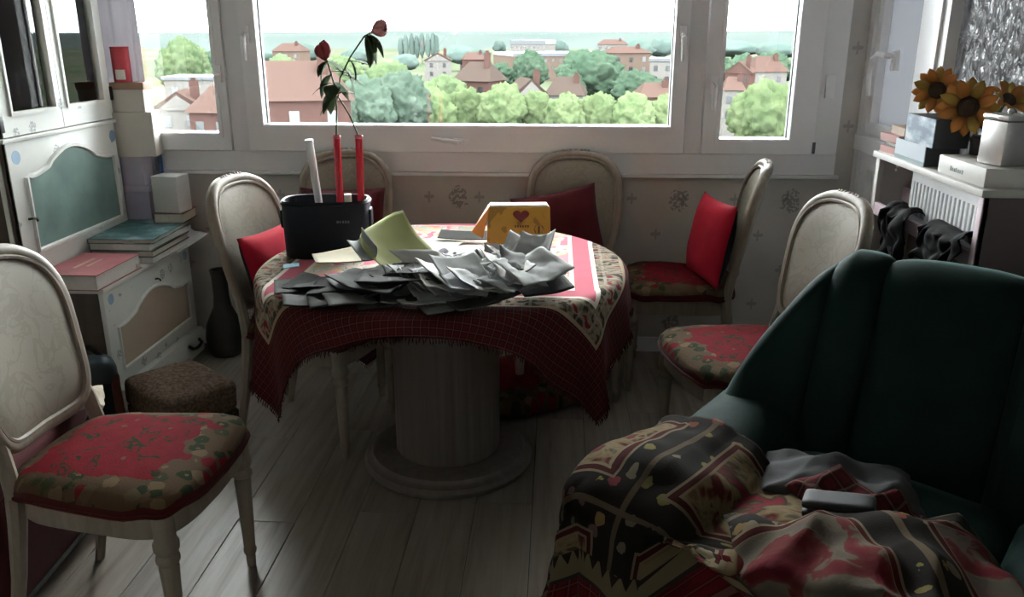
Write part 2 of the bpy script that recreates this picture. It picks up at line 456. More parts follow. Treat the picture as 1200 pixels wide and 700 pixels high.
MT['tablewood'] = m_wood('limed_table_wood', (0.1196, 0.0984, 0.0865), (0.1840, 0.1582, 0.1407), (34, 34, 1.2))
MT['cloth'] = m_tablecloth()
MT['fringe'] = m_fabric('dark_red_fringe', (0.05, 0.008, 0.009))
MT['throw'] = m_throw_arm()
MT['throw2'] = m_throw_seat()
MT['velvet'] = m_velvet()
MT['obscure'] = m_obscure()
MT['frost'] = m_frost('milky_frosted_glass', (0.13, 0.133, 0.137))

# ================================================================== THE ROOM
XL, XR, YW, YN, ZC = -2.36, 1.42, 3.9, -2.3, 2.5
def struct(name, geo, mat, **k): return tag(obj(name, geo, mat, smooth=False, **k), kind='structure')

fl = struct('floor', box(XL, 2.2, YN, YW + 0.02, -0.06, -0.006), MT['sub'])
# laminate planks running towards the window, each a piece of its own
PWD, PLN = 0.19, 1.24
plank_me = {}
def plank_mesh(L):
    k = round(L, 3)
    if k not in plank_me:
        v, f = box(-PWD / 2 + 0.0012, PWD / 2 - 0.0012, -L / 2 + 0.0012, L / 2 - 0.0012, -0.006, 0.0, 0.0012)
        plank_me[k] = make_mesh('plank', v, f, MT['plank'], smooth=False)
    return plank_me[k]
ncol = int((2.2 - XL) / PWD) + 1
for c in range(ncol):
    x = XL + PWD * (c + 0.5) + 0.02
    if x > 2.2: break
    off = (c * 0.47) % 1.0 * PLN
    y = YN - off
    while y < YW:
        a, b = max(y, YN), min(y + PLN, YW)
        if b - a > 0.05: link('plank', plank_mesh(b - a), fl, (x, (a + b) / 2, 0))
        y += PLN

WO = (-2.25, 1.275, 0.885, 2.30)  # opening widened to the left so the sky backlights the added curtain
struct('wall_far', plate_hole('y', YW, YW + 0.28, (XL - 0.1, XR + 0.1, -0.06, ZC), WO), MT['wallpaper'])
struct('wall_left', box(XL - 0.12, XL, YN, YW, -0.06, ZC), MT['wall'])
struct('wall_near', box(XL - 0.12, 2.3, YN - 0.12, YN, -0.06, ZC), MT['wall'])
RO = (2.10, 3.84, 0.0, 2.25)
struct('wall_right', plate_hole('x', XR, XR + 0.12, (2.0, YW, -0.06, ZC), RO), MT['wall'])
struct('wall_return', box(XR + 0.12, 2.3, 2.0, 2.1, -0.06, ZC), MT['wall'])
struct('wall_recess', box(2.2, 2.32, YN, 2.0, -0.06, ZC), MT['wall'])
struct('ceiling', box(XL - 0.12, 2.32, YN - 0.12, YW + 0.28, ZC, ZC + 0.12), MT['ceil'])
struct('baseboard_far', box(XL, XR, YW - 0.014, YW, 0, 0.075, 0.003), MT['pvc2'])

# ---- the three-light window: fixed frame, then each casement
fr = thing('trim_1', 'white plastic frame holding the three windows', 'window frame'); del fr['category']; fr['kind'] = 'structure'
Y0, Y1 = 3.882, 3.97
obj('bottom_rail', box(WO[0], WO[1], Y0, Y1, WO[2], 0.978, 0.004), MT['pvc2'], fr)
obj('top_rail', box(WO[0], WO[1], Y0, Y1, 2.22, WO[3], 0.004), MT['pvc2'], fr)
for a, b in ((WO[0], -2.20), (1.168, WO[1])): obj('jamb', box(a, b, Y0, Y1, 0.978, 2.22, 0.004), MT['pvc2'], fr)
for a, b in ((-1.517, -1.437), (0.583, 0.66)): obj('mullion', box(a, b, Y0, Y1, 0.978, 2.22, 0.004), MT['pvc2'], fr)
obj('apron_strip', box(WO[0] - 0.02, WO[1] + 0.02, YW - 0.03, YW - 0.002, 0.868, 0.884, 0.003), MT['pvc2'], fr)
def casement(i, a, b, z0, wl_, wr, wb, label, gap=0.003):
    w = thing('window_%d' % i, label, 'window'); del w['category']; w['kind'] = 'structure'
    a += gap; b -= gap; z1 = 2.216
    obj('sash', frame_rect('y', 3.866, 3.945, a, b, z0 + gap, z1, wl_, wr, wb, 0.08), MT['pvc'], w, smooth=False)
    obj('gasket', frame_rect('y', 3.91, 3.930, a + wl_ - 0.002, b - wr + 0.002, z0 + wb - 0.002, z1 - 0.078, 0.006, 0.006, 0.006, 0.006), MT['gasket'], w, smooth=False)
    obj('pane', box(a + wl_ - 0.001, b - wr + 0.001, 3.918, 3.922, z0 + wb, z1 - 0.079), MT['glass'], w, smooth=False)
    # shallow glazing bead
    obj('glazing_bead', frame_rect('y', 3.858, 3.867, a + wl_ - 0.018, b - wr + 0.018, z0 + wb - 0.018, z1 - 0.062, 0.017, 0.017, 0.017, 0.017), MT['pvc'], w, smooth=False)
    return w
w1 = casement(1, -2.20, -1.517, 0.978, 0.06, 0.052, 0.082, 'narrow casement window beside the cabinet')
w2 = casement(2, -1.437, 0.583, 0.978, 0.078, 0.065, 0.122, 'wide middle window pane over the town')
w3 = casement(3, 0.66, 1.168, 0.978, 0.076, 0.114, 0.068, 'narrow casement window next to the balcony door')
def lever(parent, x, z, rotz_=0.0, L=0.11):
    h = obj('handle', box(-0.013, 0.013, 3.846, 3.860, -0.038, 0.038, 0.004), MT['pvc'], parent, (x, 0, z), (0, rotz_, 0))
    obj('lever', join(lathe([(0.009, 0), (0.009, 0.03)], 12)), MT['pvc'], h, (0, 3.85, 0), (R(90), 0, 0))
    obj('grip', tube([(0, 3.822, 0.0), (0, 3.818, -0.01), (0, 3.814, -L * 0.5), (0, 3.816, -L)], [0.008, 0.011, 0.010, 0.008], 10), MT['pvc'], h)
lever(w2, -1.40, 1.50); lever(w2, 0.548, 1.50); lever(w3, 0.696, 1.29); lever(w1, -1.542, 1.33)
lever(w2, -0.44, 1.03, R(98), 0.13)
obj('hinge_plate', box(1.19, 1.232, 3.866, 3.883, 1.23, 1.33, 0.004), MT['pvc'], w3)
obj('hinge_pin', lathe([(0.008, 0.985), (0.008, 1.035)], 10, (1.166, 3.868)), MT['gasket'], w3)

# ---- balcony door and fixed obscure light in the right wall
d1 = thing('door_1', 'white balcony door with a milky upper pane', 'door'); del d1['category']; d1['kind'] = 'structure'
X0, X1 = 1.375, 1.455
obj('frame', frame_rect('x', 1.36, 1.46, 3.20, 3.90, 0.0, 2.25, 0.05, 0.055, 0.02, 0.06), MT['pvc2'], d1, smooth=False)
obj('upper_sash', frame_rect('x', X0, X1, 3.25, 3.845, 1.06, 2.19, 0.15, 0.05, 0.07, 0.08), MT['pvc'], d1, smooth=False)
obj('pane', box(1.41, 1.418, 3.395, 3.80, 1.125, 2.12), MT['frost'], d1, smooth=False)
obj('rail', box(1.352, 1.44, 3.20, 3.90, 1.005, 1.075, 0.006), MT['pvc'], d1)
obj('lower_sash', frame_rect('x', X0, X1, 3.25, 3.845, 0.02, 1.003, 0.09, 0.09, 0.09, 0.07), MT['pvc'], d1, smooth=False)
obj('lower_panel', box(1.40, 1.43, 3.33, 3.765, 0.1, 0.94, 0.004), MT['pvc'], d1)
hd = obj('handle', box(1.352, 1.376, 3.555, 3.59, 1.36, 1.44, 0.005), MT['pvc2'], d1)
obj('grip', tube([(1.352, 3.573, 1.415), (1.325, 3.575, 1.42), (1.315, 3.63, 1.425), (1.315, 3.69, 1.40), (1.318, 3.715, 1.33), (1.322, 3.71, 1.25)], [0.011, 0.012, 0.012, 0.012, 0.011, 0.009], 10), MT['pvc'], hd)
w4 = thing('window_4', 'fixed obscure glass light over the shelf', 'window'); del w4['category']; w4['kind'] = 'structure'
obj('frame', frame_rect('x', 1.37, 1.46, 2.10, 3.20, 0.0, 2.25, 0.06, 0.05, 0.9, 0.06), MT['pvc2'], w4, smooth=False)
obj('pane', box(1.412, 1.420, 2.155, 3.155, 0.895, 2.195), MT['obscure'], w4, smooth=False)
obj('lower_panel', box(1.40, 1.45, 2.105, 3.195, 0.02, 0.899), MT['pvc'], w4, smooth=False)

# ================================================================== THE TOWN OUTSIDE, haze put into its colours
GZ = -18.0
t_ = NT('town_ground'); o_ = t_.coord()
gcol = t_.ramp(t_.noise(o_, 0.012, 5, 0.6), [(0.35, (0.0181, 0.0249, 0.0147)), (0.5, (0.0240, 0.0294, 0.0193)), (0.62, (0.0356, 0.0322, 0.0275))])
MT['ground'] = t_.done(t_.bsdf(gcol, 0.95, Specular_IOR_Level=0.0))
struct('ground', grid(60, 60, lambda u, v: ((-1500 + 3000 * u, 20 + 2600 * v, GZ), (u, v))), MT['ground'])
t_ = NT('far_hill'); o_ = t_.coord()
MT['hill'] = t_.done(t_.bsdf(t_.ramp(t_.noise(o_, 0.006, 5, 0.6), [(0.35, (0.0219, 0.0281, 0.0269)), (0.65, (0.0263, 0.0319, 0.0302))]), 1.0, Specular_IOR_Level=0.0))
def ridge(name, y, h0, amp, seed, depth):
    def fn(u, v):
        x = (-1.0 + 2.0 * u) * y * 0.85
        top = h0 + amp * (nz(x * 0.0016, seed, 0) + 0.4 * nz(x * 0.006, seed + 3, 0))
        z = GZ + (top - GZ) * math.sin(v * PI)
        return (x, y + depth * (v - 0.5), z), (u, v)
    return tag(struct(name, grid(90, 8, fn), MT['hill']))
ridge('hills', 1500, 2.5, 3.0, 1.3, 500); ridge('hills', 2350, 9.0, 6.0, 7.7, 400)

MT['leaf0'] = m_leaf('bright_foliage', (0.0210, 0.0315, 0.0149), (0.0394, 0.0508, 0.0262))
MT['leaf1'] = m_leaf('silver_green_foliage', (0.0158, 0.0245, 0.0184), (0.0262, 0.0368, 0.0289))
MT['leaf2'] = m_leaf('mid_green_foliage', (0.0175, 0.0271, 0.0140), (0.0315, 0.0411, 0.0219))
MT['leaf3'] = m_leaf('deep_green_foliage', (0.0105, 0.0192, 0.0128), (0.0184, 0.0280, 0.0192))
MT['leaf4'] = m_leaf('far_haze_tinted_foliage', (0.0201, 0.0298, 0.0271), (0.0289, 0.0385, 0.0350), 0.3)  # paler and bluer: distance haze put into the leaf colour
MT['bark'] = simple('bark', (0.0140, 0.0111, 0.0090), 0.9)
def crown_mesh(kind, seed, sub=4):
    bm = bmesh.new(); bmesh.ops.create_icosphere(bm, subdivisions=sub, radius=1.0)
    sv = Vector((seed * 3.1, seed * 1.7, seed))
    for q in bm.verts:
        d = q.co.normalized()
        # clumps: billowed cells of foliage on a rounded head
        c1 = noise.voronoi(d * 2.3 + sv)[0][0]; c2 = noise.voronoi(d * 6.0 + sv)[0][0]
        r = 0.82 + 0.30 * (0.75 - min(c1, 0.95)) + 0.16 * (0.6 - min(c2, 0.8)) + 0.07 * noise.noise(d * 13 + sv) + 0.05 * noise.noise(d * 27 + sv) + 0.10 * noise.noise(d * 1.4 + sv)
        q.co = d * r
        if q.co.z < -0.2: q.co.z = -0.2 + (q.co.z + 0.2) * 0.75
    me = bpy.data.meshes.new('crown'); bm.to_mesh(me); bm.free()
    me.materials.append(MT['leaf%d' % kind]); me.polygons.foreach_set('use_smooth', [True] * len(me.polygons))
    return me
crowns = {k: [crown_mesh(k, k * 5 + j, 5 if k < 4 else 3) for j in range(3)] for k in range(5)}
tv, tf = lathe([(1.25, 0), (1.0, 0.1), (0.8, 0.6), (0.6, 1.0)], 8)
trunk_me = make_mesh('trunk', tv, tf, MT['bark'])
TREES = [(-18.9,128.0,-6.1,8.0,0),(-13.8,132.0,-6.0,7.9,0),(-8.1,126.0,-5.1,7.3,0),(-3.2,130.0,-6.6,6.7,0),(1.2,124.0,-6.4,6.2,0),(6.0,128.0,-6.5,7.4,0),(11.2,126.0,-6.5,7.0,0),(16.1,130.0,-7.0,6.4,0),(-25.5,112.0,-3.6,7.9,1),(-21.7,118.0,-2.9,8.5,1),(-27.7,108.0,-4.6,4.4,1),(-34.5,175.0,-3.4,12.2,2),(-21.8,165.0,-5.3,9.9,2),(-67.8,210.0,-3.2,12.6,2),(-57.5,200.0,-4.1,11.0,2),(-57.9,230.0,-3.1,11.4,2),(8.1,215.0,-1.6,16.4,3),(-8.0,260.0,-2.7,10.7,3),(19.1,200.0,-6.2,13.0,3),(-18.2,270.0,-6.5,9.6,3),(3.0,205.0,-6.1,8.1,3),(14.8,225.0,-5.5,8.8,3),(-74.9,170.0,1.0,10.2,2),(-106.1,260.0,-3.3,7.8,3),(26.8,112.0,-3.9,8.6,0),(38.7,190.0,-9.1,7.5,2),(63.7,300.0,-4.4,11.7,3),(78.0,320.0,-4.2,15.5,3),(57.8,310.0,-5.8,9.1,3),(88.6,330.0,-7.4,12.8,3),(-53.6,480.0,-3.6,18.9,4),(-74.1,420.0,-7.0,14.2,4),(-156.7,520.0,-3.1,25.9,4),(-171.1,500.0,-4.8,20.0,4),(-115.7,500.0,-5.7,19.9,4),(49.7,560.0,-0.2,25.1,4),(68.3,580.0,0.8,16.9,4),(36.0,600.0,-3.7,23.4,4),(0.9,640.0,-1.7,15.0,4),(-43.6,650.0,-1.7,10.2,4),(-39.5,430.0,-4.7,12.7,4),(-5.2,400.0,-5.7,11.8,4),(123.7,620.0,-1.5,36.0,4),(148.4,600.0,-2.5,29.0,4),(-211.6,500.0,-2.9,25.0,4)]
ORD = ['first', 'second', 'third', 'fourth', 'fifth', 'sixth', 'seventh', 'eighth', 'ninth', 'tenth', 'eleventh', 'twelfth', 'thirteenth', 'fourteenth', 'fifteenth', 'sixteenth']
TL = {0: ('bright yellow-green tree in the near row below the middle window, %s from the left', 'bright green trees below the window'),
      1: ('silvery green tree behind the two roses, %s from the left', 'silvery trees behind the roses'),
      2: ('mid-green bushy tree among the left roofs, %s from the left', 'mid-green trees among the roofs'),
      3: ('deep green round tree between the town houses, %s from the left', 'deep green trees between the houses'),
      4: ('hazy blue-green tree far off near the horizon, %s from the left', 'far trees near the horizon')}
special = {24: 'large bright green tree filling the lower right of the right window',
           22: 'olive green domed tree seen through the left window',
           16: 'tallest dark round tree right of the middle of the wide window',
           25: 'small green tree left of the big tree in the right window'}
order = {}
for k in range(5):
    idx = sorted([i for i, q in enumerate(TREES) if q[4] == k and i not in special], key=lambda i: TREES[i][0] / TREES[i][1])
    for n_, i in enumerate(idx): order[i] = ORD[n_]
for i, (x, y, zt, w, k) in enumerate(TREES):
    lab = special.get(i) or TL[k][0] % order[i]
    T = thing('tree', lab, 'tree', (x, y, GZ), random.uniform(0, 6.28), TL[k][1])
    H = zt - GZ; ch = min(H * 0.82, max(w * 1.15, H * 0.6))
    c = link('crown', crowns[k][i % 3], T, (0, 0, H - ch * 0.52)); c.scale = (w * 0.52, w * 0.52, ch * 0.52)
    b = link('trunk', trunk_me, T); b.scale = (w * 0.035, w * 0.035, H - ch * 0.6)
POP = [(-109.0,600,0.8),(-105.4,600,2.5),(-101.2,600,3.0),(-97.7,600,1.9),(-94.1,600,3.6),(-89.9,600,3.0),(-86.3,600,4.1),(-84.0,600,1.9)]
for i, (x, y, zt) in enumerate(POP):
    T = thing('poplar', 'slim far poplar on the skyline, %s from the left in its row' % ORD[i], 'tree', (x, y, GZ), i, 'poplar row on the skyline')
    H = zt - GZ
    c = link('crown', crowns[4][i % 3], T, (0, 0, H * 0.55)); c.scale = (2.1, 2.1, H * 0.46)
    b = link('trunk', trunk_me, T); b.scale = (0.35, 0.35, H * 0.4)

MT['tile1'] = m_tile('terracotta_tile', (0.0249, 0.0159, 0.0138), (0.0311, 0.0208, 0.0182))
MT['tile2'] = m_tile('brown_roof_tile', (0.0188, 0.0142, 0.0123), (0.0235, 0.0180, 0.0159))
MT['tile3'] = simple('grey_flat_roof', (0.0142, 0.0171, 0.0215), 0.7)
MT['hw1'] = simple('white_render', (0.0512, 0.0493, 0.0467), 0.9, 0.05, 0.5, Specular_IOR_Level=0.0)
MT['hw2'] = simple('peach_render', (0.0374, 0.0278, 0.0226), 0.9, 0.05, 0.5, Specular_IOR_Level=0.0)
MT['hw3'] = simple('brick_wall', (0.0266, 0.0153, 0.0135), 0.9, 0.12, 1.5, Specular_IOR_Level=0.0)
MT['hwin'] = simple('dark_far_window', (0.0056, 0.0064, 0.0077), 0.2)
HOUSES = [(-28.8,92.0,12.3,-5.4,-2.1,1,3,'large red tiled roof right below the window by the roses'),(-104.7,330.0,11.4,-4.6,-2.4,1,2,'small far peach house left of the roses'),(-41.7,300.0,9.0,-6.8,-4.5,1,1,'white gabled house with red roof right of the roses'),(-17.0,170.0,7.7,-7.3,-4.5,2,3,'brown roofed house with a tall brick chimney'),(-4.7,158.0,5.5,-8.6,-6.2,2,1,'brown gabled house behind the bright trees'),(1.4,160.0,6.7,-9.3,-6.9,2,1,'lower brown roofed house beside the twin gable'),(22.0,260.0,12.1,-3.7,-2.7,1,2,'tall peach apartment block near the right of the wide window'),(28.8,240.0,6.5,-5.5,-4.6,0,1,'white flat block right of the peach block'),(17.6,150.0,5.6,-8.9,-7.4,1,3,'red roof peeping over the right end of the tree row'),(43.5,210.0,6.1,-7.0,-4.6,1,3,'red roofed house at the left of the right window'),(56.4,230.0,9.1,-7.8,-4.7,1,1,'wide red roofed white house in the right window'),(34.8,170.0,3.6,-8.9,-7.3,1,1,'little red roofed house by the big tree'),(-50.0,110.0,6.0,-7.6,-5.6,1,1,'pink roofed house low in the left window'),(-43.8,105.0,5.6,-7.9,-5.5,1,3,'red brick house low in the left window'),(-58.1,135.0,9.7,-5.4,-4.9,0,1,'grey flat roofed building in the left window'),(-20.8,600.0,25.9,-4.8,-2.0,0,1,'long white building on the skyline'),(4.3,380.0,48.5,-7.5,-6.1,0,2,'long low peach building across the middle distance'),(31.2,500.0,17.0,-3.8,-1.9,1,1,'far white house with red roof near the skyline'),(-30.3,320.0,7.9,-7.3,-5.5,1,3,'far red brick house between trees')]
for i, (x, y, w, ze, zr, rk, wk, lab) in enumerate(HOUSES):
    Hs = thing('house', lab, 'house', (x, y, GZ), [0.25, -0.15, 0.1, -0.35, 0.3, -0.1][i % 6], 'houses of the town')
    dpt = max(8.0, w * 0.8); he = ze - GZ; hr = zr - GZ
    obj('wall', box(-w / 2, w / 2, 0, dpt, 0, he), MT['hw%d' % wk], Hs, smooth=False)
    if rk:
        gab = i in (2, 4, 9, 12)
        if gab:
            rp = prism([(-w / 2 - 0.4, he - 0.2), (0, hr), (w / 2 + 0.4, he - 0.2), (w / 2 + 0.4, he - 0.5), (-w / 2 - 0.4, he - 0.5)], 'y', -0.1, dpt + 0.4)
            obj('roof', rp, MT['tile%d' % rk], Hs, smooth=False)
            obj('gable', prism([(-w / 2 + 0.3, he - 0.45), (w / 2 - 0.3, he - 0.45), (0, hr - 0.5)], 'y', -0.25, -0.05), MT['hw%d' % wk], Hs, smooth=False)
        else:
            a = 0.5
            v = [(-w / 2 - a, -a, he), (w / 2 + a, -a, he), (w / 2 + a, dpt + a, he), (-w / 2 - a, dpt + a, he), (-w * 0.3, dpt / 2, hr + 0.8), (w * 0.3, dpt / 2, hr + 0.8)]
            obj('roof', (v, [(0, 1, 5, 4), (1, 2, 5), (2, 3, 4, 5), (3, 0, 4), (3, 2, 1, 0)]), MT['tile%d' % rk], Hs, smooth=False)
        cz = 2.6 if i == 3 else 1.2
        ch = obj('chimney', box(w * 0.22, w * 0.22 + 1.1, dpt * 0.3, dpt * 0.3 + 0.9, he, hr + cz), MT['hw3'], Hs, smooth=False)
        obj('chimney_pot', box(w * 0.22 + 0.25, w * 0.22 + 0.85, dpt * 0.3 + 0.2, dpt * 0.3 + 0.7, hr + cz, hr + cz + 0.4), MT['tile1'], ch, smooth=False)
    else:
        obj('roof', box(-w / 2 - 0.3, w / 2 + 0.3, -0.3, dpt + 0.3, he, hr), MT['tile3'], Hs, smooth=False)
    nwin = max(2, int(w / 3.2))
    for r_ in range(2):
        for c_ in range(nwin):
            xx = -w / 2 + w * (c_ + 0.5) / nwin
            obj('window', box(xx - 0.55, xx + 0.55, -0.06, 0.05, he - 2.6 - 2.9 * r_, he - 1.1 - 2.9 * r_), MT['hwin'], Hs, smooth=False)

# ================================================================== FURNITURE
# ---------------- table
TC = (-0.38, 2.76); TZ = 0.752
tb = thing('pedestal_table', 'round limed wood table on a thick pedestal, under the patterned cloth', 'table', (TC[0], TC[1], 0))
obj('base', lathe([(0.0, 0), (0.30, 0), (0.306, 0.008), (0.308, 0.02), (0.300, 0.034), (0.285, 0.04), (0.280, 0.045), (0.276, 0.056), (0.262, 0.062), (0.0, 0.063)], 64, cap=False), MT['tablewood'], tb)
def flute(a, z): return 1.0 - 0.012 * (abs(math.sin(a * 12)) < 0.22)
obj('column', lathe([(0.19, 0.062), (0.19, 0.68)], 144, mod=flute), MT['tablewood'], tb)
obj('collar', lathe([(0.19, 0.66), (0.215, 0.675), (0.22, 0.70), (0.21, 0.715)], 64), MT['tablewood'], tb)
obj('table_top', lathe([(0.0, 0.712), (0.60, 0.712), (0.618, 0.72), (0.622, 0.735), (0.612, 0.747), (0.0, 0.748)], 72, cap=False), MT['tablewood'], tb)

def drape_pt(p, q, rr):
    """fold of a cloth over an edge: p flat point, q nearest point of the support"""
    d = (p - q).length
    if d < 1e-6: return p.copy(), 0.0, Vector((0, 0))
    n = (p - q) / d
    if d < PI / 2 * rr:
        a = d / rr; return q + n * (rr * math.sin(a)), rr * (1 - math.cos(a)), n
    return q + n * rr, rr + d - PI / 2 * rr, n

HS = 0.785
def cloth_fn(u, v):
    x, y = (u * 2 - 1) * HS, (v * 2 - 1) * HS + 0.125
    p = Vector((x, y)); r = p.length; R0 = 0.598
    q = p if r <= R0 else p * (R0 / r)
    w, dr, n = drape_pt(p, q, 0.03)
    th = math.atan2(y, x)
    if dr > 0.0:
        s = max(0.0, dr - 0.02)
        wave = math.sin(th * 16 + 1.3 * math.sin(th * 3 + 0.5)) * 0.075 + math.sin(th * 29 + 1) * 0.03
        w = w + n * (s * (0.06 + wave) + 0.004)
        tn = Vector((-n.y, n.x)); w = w + tn * (s * 0.10 * math.sin(th * 16 + 0.9))
        dr = dr * (1 - 0.03 * math.sin(th * 8))
    z = TZ - dr + (0.0015 * nz(x, y, 0, 14) if dr == 0 else 0)
    return (w.x, w.y, z), (x, y - 0.125)
clo = obj('tablecloth', grid(150, 150, cloth_fn), MT['cloth'], None, (TC[0], TC[1], 0), solid=0.0025, ang=80)
tag(clo, 'pink and red woven tablecloth with plaid hem draped over the round table', 'tablecloth')
# knotted fringe along the hem
fv, ff = [], []
rnd = random.Random(3)
for side in range(4):
    for k in range(170):
        a = (k + 0.5) / 170
        u, v = [(a, 0), (1, a), (1 - a, 1), (0, 1 - a)][side]
        p = Vector(cloth_fn(u, v)[0]); L = 0.010 + 0.012 * rnd.random()
        out = Vector((p.x, p.y, 0)).normalized() * 0.004
        e = p + Vector((rnd.uniform(-0.006, 0.006), rnd.uniform(-0.006, 0.006), -L)) + out
        g = tube([p + Vector((0, 0, 0.004)), (p + e) / 2 + out, e], [0.0022, 0.002, 0.0008], 4)
        n0 = len(fv); fv += g[0]; ff += [tuple(i + n0 for i in q) for q in g[1]]
tag(obj('fringe', (fv, ff), MT['fringe'], clo), kind='stuff')

# ---------------- dining chairs
def outline(n, fn): return [fn(2 * PI * k / n) for k in range(n)]
def seat_pt(a, sc=1.0):
    c, s = math.cos(a), math.sin(a); e = 2 / 5.0
    yy = math.copysign(abs(s) ** e, s); xx = math.copysign(abs(c) ** e, c)
    y = -0.01 + yy * 0.225; hw = 0.222 - 0.028 * yy
    if yy < 0: y -= 0.022 * (1 - abs(xx) ** 2) * abs(yy)
    return Vector((xx * hw * sc, -0.01 + (y + 0.01) * sc, 0))
def ring_loft(rings, cap=True):
    v, f = [], []; n = len(rings[0])
    for r_ in rings: v += [tuple(p) for p in r_]
    for i in range(len(rings) - 1):
        for k in range(n):
            k2 = (k + 1) % n; f.append((i * n + k, i * n + k2, (i + 1) * n + k2, (i + 1) * n + k))
    if cap: f.append(tuple(range(n - 1, -1, -1))); f.append(tuple(range((len(rings) - 1) * n, len(rings) * n)))
    return v, f
NB = 64
def ZR(pts, z): return [Vector((p.x, p.y, z)) for p in pts]
def back_pt(a, sc=1.0, dn=0.0):
    c, s = math.cos(a), math.sin(a); e = 2 / (2.7 if s > 0 else 5.5)
    zz = math.copysign(abs(s) ** e, s); xx = math.copysign(abs(c) ** e, c)
    z = 0.755 + 0.225 * zz * sc; hw = 0.195 + 0.022 * zz
    x = xx * hw * sc
    curve = 0.035 * (x / 0.2) ** 2                      # gently wrapped back
    y = 0.205 + (z - 0.44) * 0.22 - curve + dn
    return Vector((x, y, z))
def make_chair(label, grp):
    t = thing('dining_chair', label, 'chair', group=grp)
    so = [seat_pt(2 * PI * k / NB) for k in range(NB)]
    obj('seat_rail', ring_loft([ZR([p * 0.95 for p in so], 0.365), ZR([p * 0.97 for p in so], 0.372), ZR([p * 0.97 for p in so], 0.425), ZR([p * 0.95 for p in so], 0.43)]), MT['wood'], t)
    obj('seat', ring_loft([ZR([p * 0.95 for p in so], 0.43), ZR([p * 0.985 for p in so], 0.44), ZR([p * 0.985 for p in so], 0.455), ZR([p * 0.9 for p in so], 0.47)]), MT['damask'], t)
    def cover(rings, close):
        v, f, uv = [], [], []
        for sc, z in rings:
            for k, p in enumerate(so):
                q = p * sc; ww = 0.006 * math.sin(k * 0.9) * (sc > 1.02) + 0.003 * nz(q.x, q.y, 2, 18)
                v.append((q.x, q.y, z + ww)); uv.append((q.x, q.y))
        for i in range(len(rings) - 1):
            for k in range(NB):
                k2 = (k + 1) % NB; f.append((i * NB + k, i * NB + k2, (i + 1) * NB + k2, (i + 1) * NB + k))
        if close: f.append(tuple(range((len(rings) - 1) * NB, len(rings) * NB)))
        return v, f, uv
    sc_ = obj('seat_cover', cover([(1.038, 0.458), (1.028, 0.466), (1.0, 0.475), (0.93, 0.484), (0.8, 0.492), (0.6, 0.499), (0.35, 0.503), (0.12, 0.505)], True), MT['floral'], t, ang=70)
    obj('cover_border', cover([(1.03, 0.430), (1.047, 0.440), (1.046, 0.452), (1.038, 0.458)], False), MT['piping'], sc_, ang=70)
    obj('piping', tube([Vector((p.x * 1.045, p.y * 1.045, 0.437 + 0.004 * math.sin(k * 0.9))) for k, p in enumerate(so)], 0.0055, 6, closed=True), MT['piping'], sc_)
    for s in (-1, 1):
        prof = [(0.010, 0), (0.0125, 0.004), (0.014, 0.03), (0.012, 0.036), (0.019, 0.05), (0.0195, 0.058), (0.0155, 0.066), (0.017, 0.075), (0.0225, 0.26), (0.024, 0.285), (0.019, 0.293), (0.0285, 0.303), (0.0285, 0.313), (0.021, 0.323), (0.030, 0.335), (0.031, 0.352), (0.026, 0.36), (0.026, 0.43)]
        obj('front_leg', lathe(prof, 20, (s * 0.205, -0.205), mod=lambda a, z: 1 - 0.05 * (0.08 < z < 0.28) * (math.sin(a * 8) > 0.3)), MT['wood'], t)
        obj('rear_leg', tube([(s * 0.178, 0.185, 0.43), (s * 0.176, 0.195, 0.36), (s * 0.178, 0.22, 0.2), (s * 0.182, 0.262, 0.0)], [0.024, 0.0225, 0.0185, 0.014], 8), MT['wood'], t)
        obj('stile', tube([(s * 0.178, 0.186, 0.40), (s * 0.177, 0.192, 0.47), (s * 0.172, 0.205, 0.545), (s * 0.168, 0.218, 0.60)], [0.021, 0.020, 0.019, 0.015], 8), MT['wood'], t)
    bp = [back_pt(2 * PI * k / 72) for k in range(72)]
    obj('back_frame', tube(bp, 0.021, 10, closed=True, up=Vector((0, 1, 0))), MT['wood'], t)
    obj('back_moulding', tube([back_pt(2 * PI * k / 72, 0.945, -0.019) for k in range(72)], 0.0065, 6, closed=True, up=Vector((0, 1, 0))), MT['wood'], t)
    v, f = [], []
    for sgn in (-1, 1):
        base = len(v); rr = [0.985, 0.9, 0.75, 0.5, 0.2]
        for sc in rr:
            b = (1 - sc ** 4) ** 0.8
            for k in range(48):
                v.append(back_pt(2 * PI * k / 48, sc * 0.955, (-0.010 - 0.026 * b) if sgn < 0 else 0.010 + 0.008 * b))
        for i in range(4):
            for k in range(48):
                k2 = (k + 1) % 48; q = (base + i * 48 + k, base + i * 48 + k2, base + (i + 1) * 48 + k2, base + (i + 1) * 48 + k)
                f.append(q if sgn < 0 else q[::-1])
        q = tuple(range(base + 4 * 48, base + 5 * 48)); f.append(q if sgn < 0 else q[::-1])
    for k in range(48):
        k2 = (k + 1) % 48; f.append((k2, k, 240 + k, 240 + k2))
    obj('back_panel', (v, f), MT['damask'], t, ang=60)
    for k in range(7):                                  # small carved gadroons on the crest
        a = PI / 2 + (k - 3) * 0.055; p = back_pt(a)
        obj('carved_bead', tube([p + Vector((0, -0.016, 0.006)), p + Vector((0, -0.004, 0.020)), p + Vector((0, 0.012, 0.014))], [0.004, 0.0065, 0.004], 6), MT['wood'], t)
    return t
G = 'cream dining chairs'
ch1 = make_chair('cream dining chair with red floral seat in the left foreground', G)
ch1.location = (-1.10, 1.88, 0); ch1.rotation_euler = (0, 0, R(86))
dup(ch1, (-0.91, 2.98, 0), R(76), 'cream chair at the left of the table holding a bright red cushion', G)
dup(ch1, (-0.95, 3.49, 0), R(2), 'cream chair under the window behind the dark planter box', G)
dup(ch1, (0.075, 3.50, 0), R(-3), 'cream chair under the window right behind the yellow bag', G)
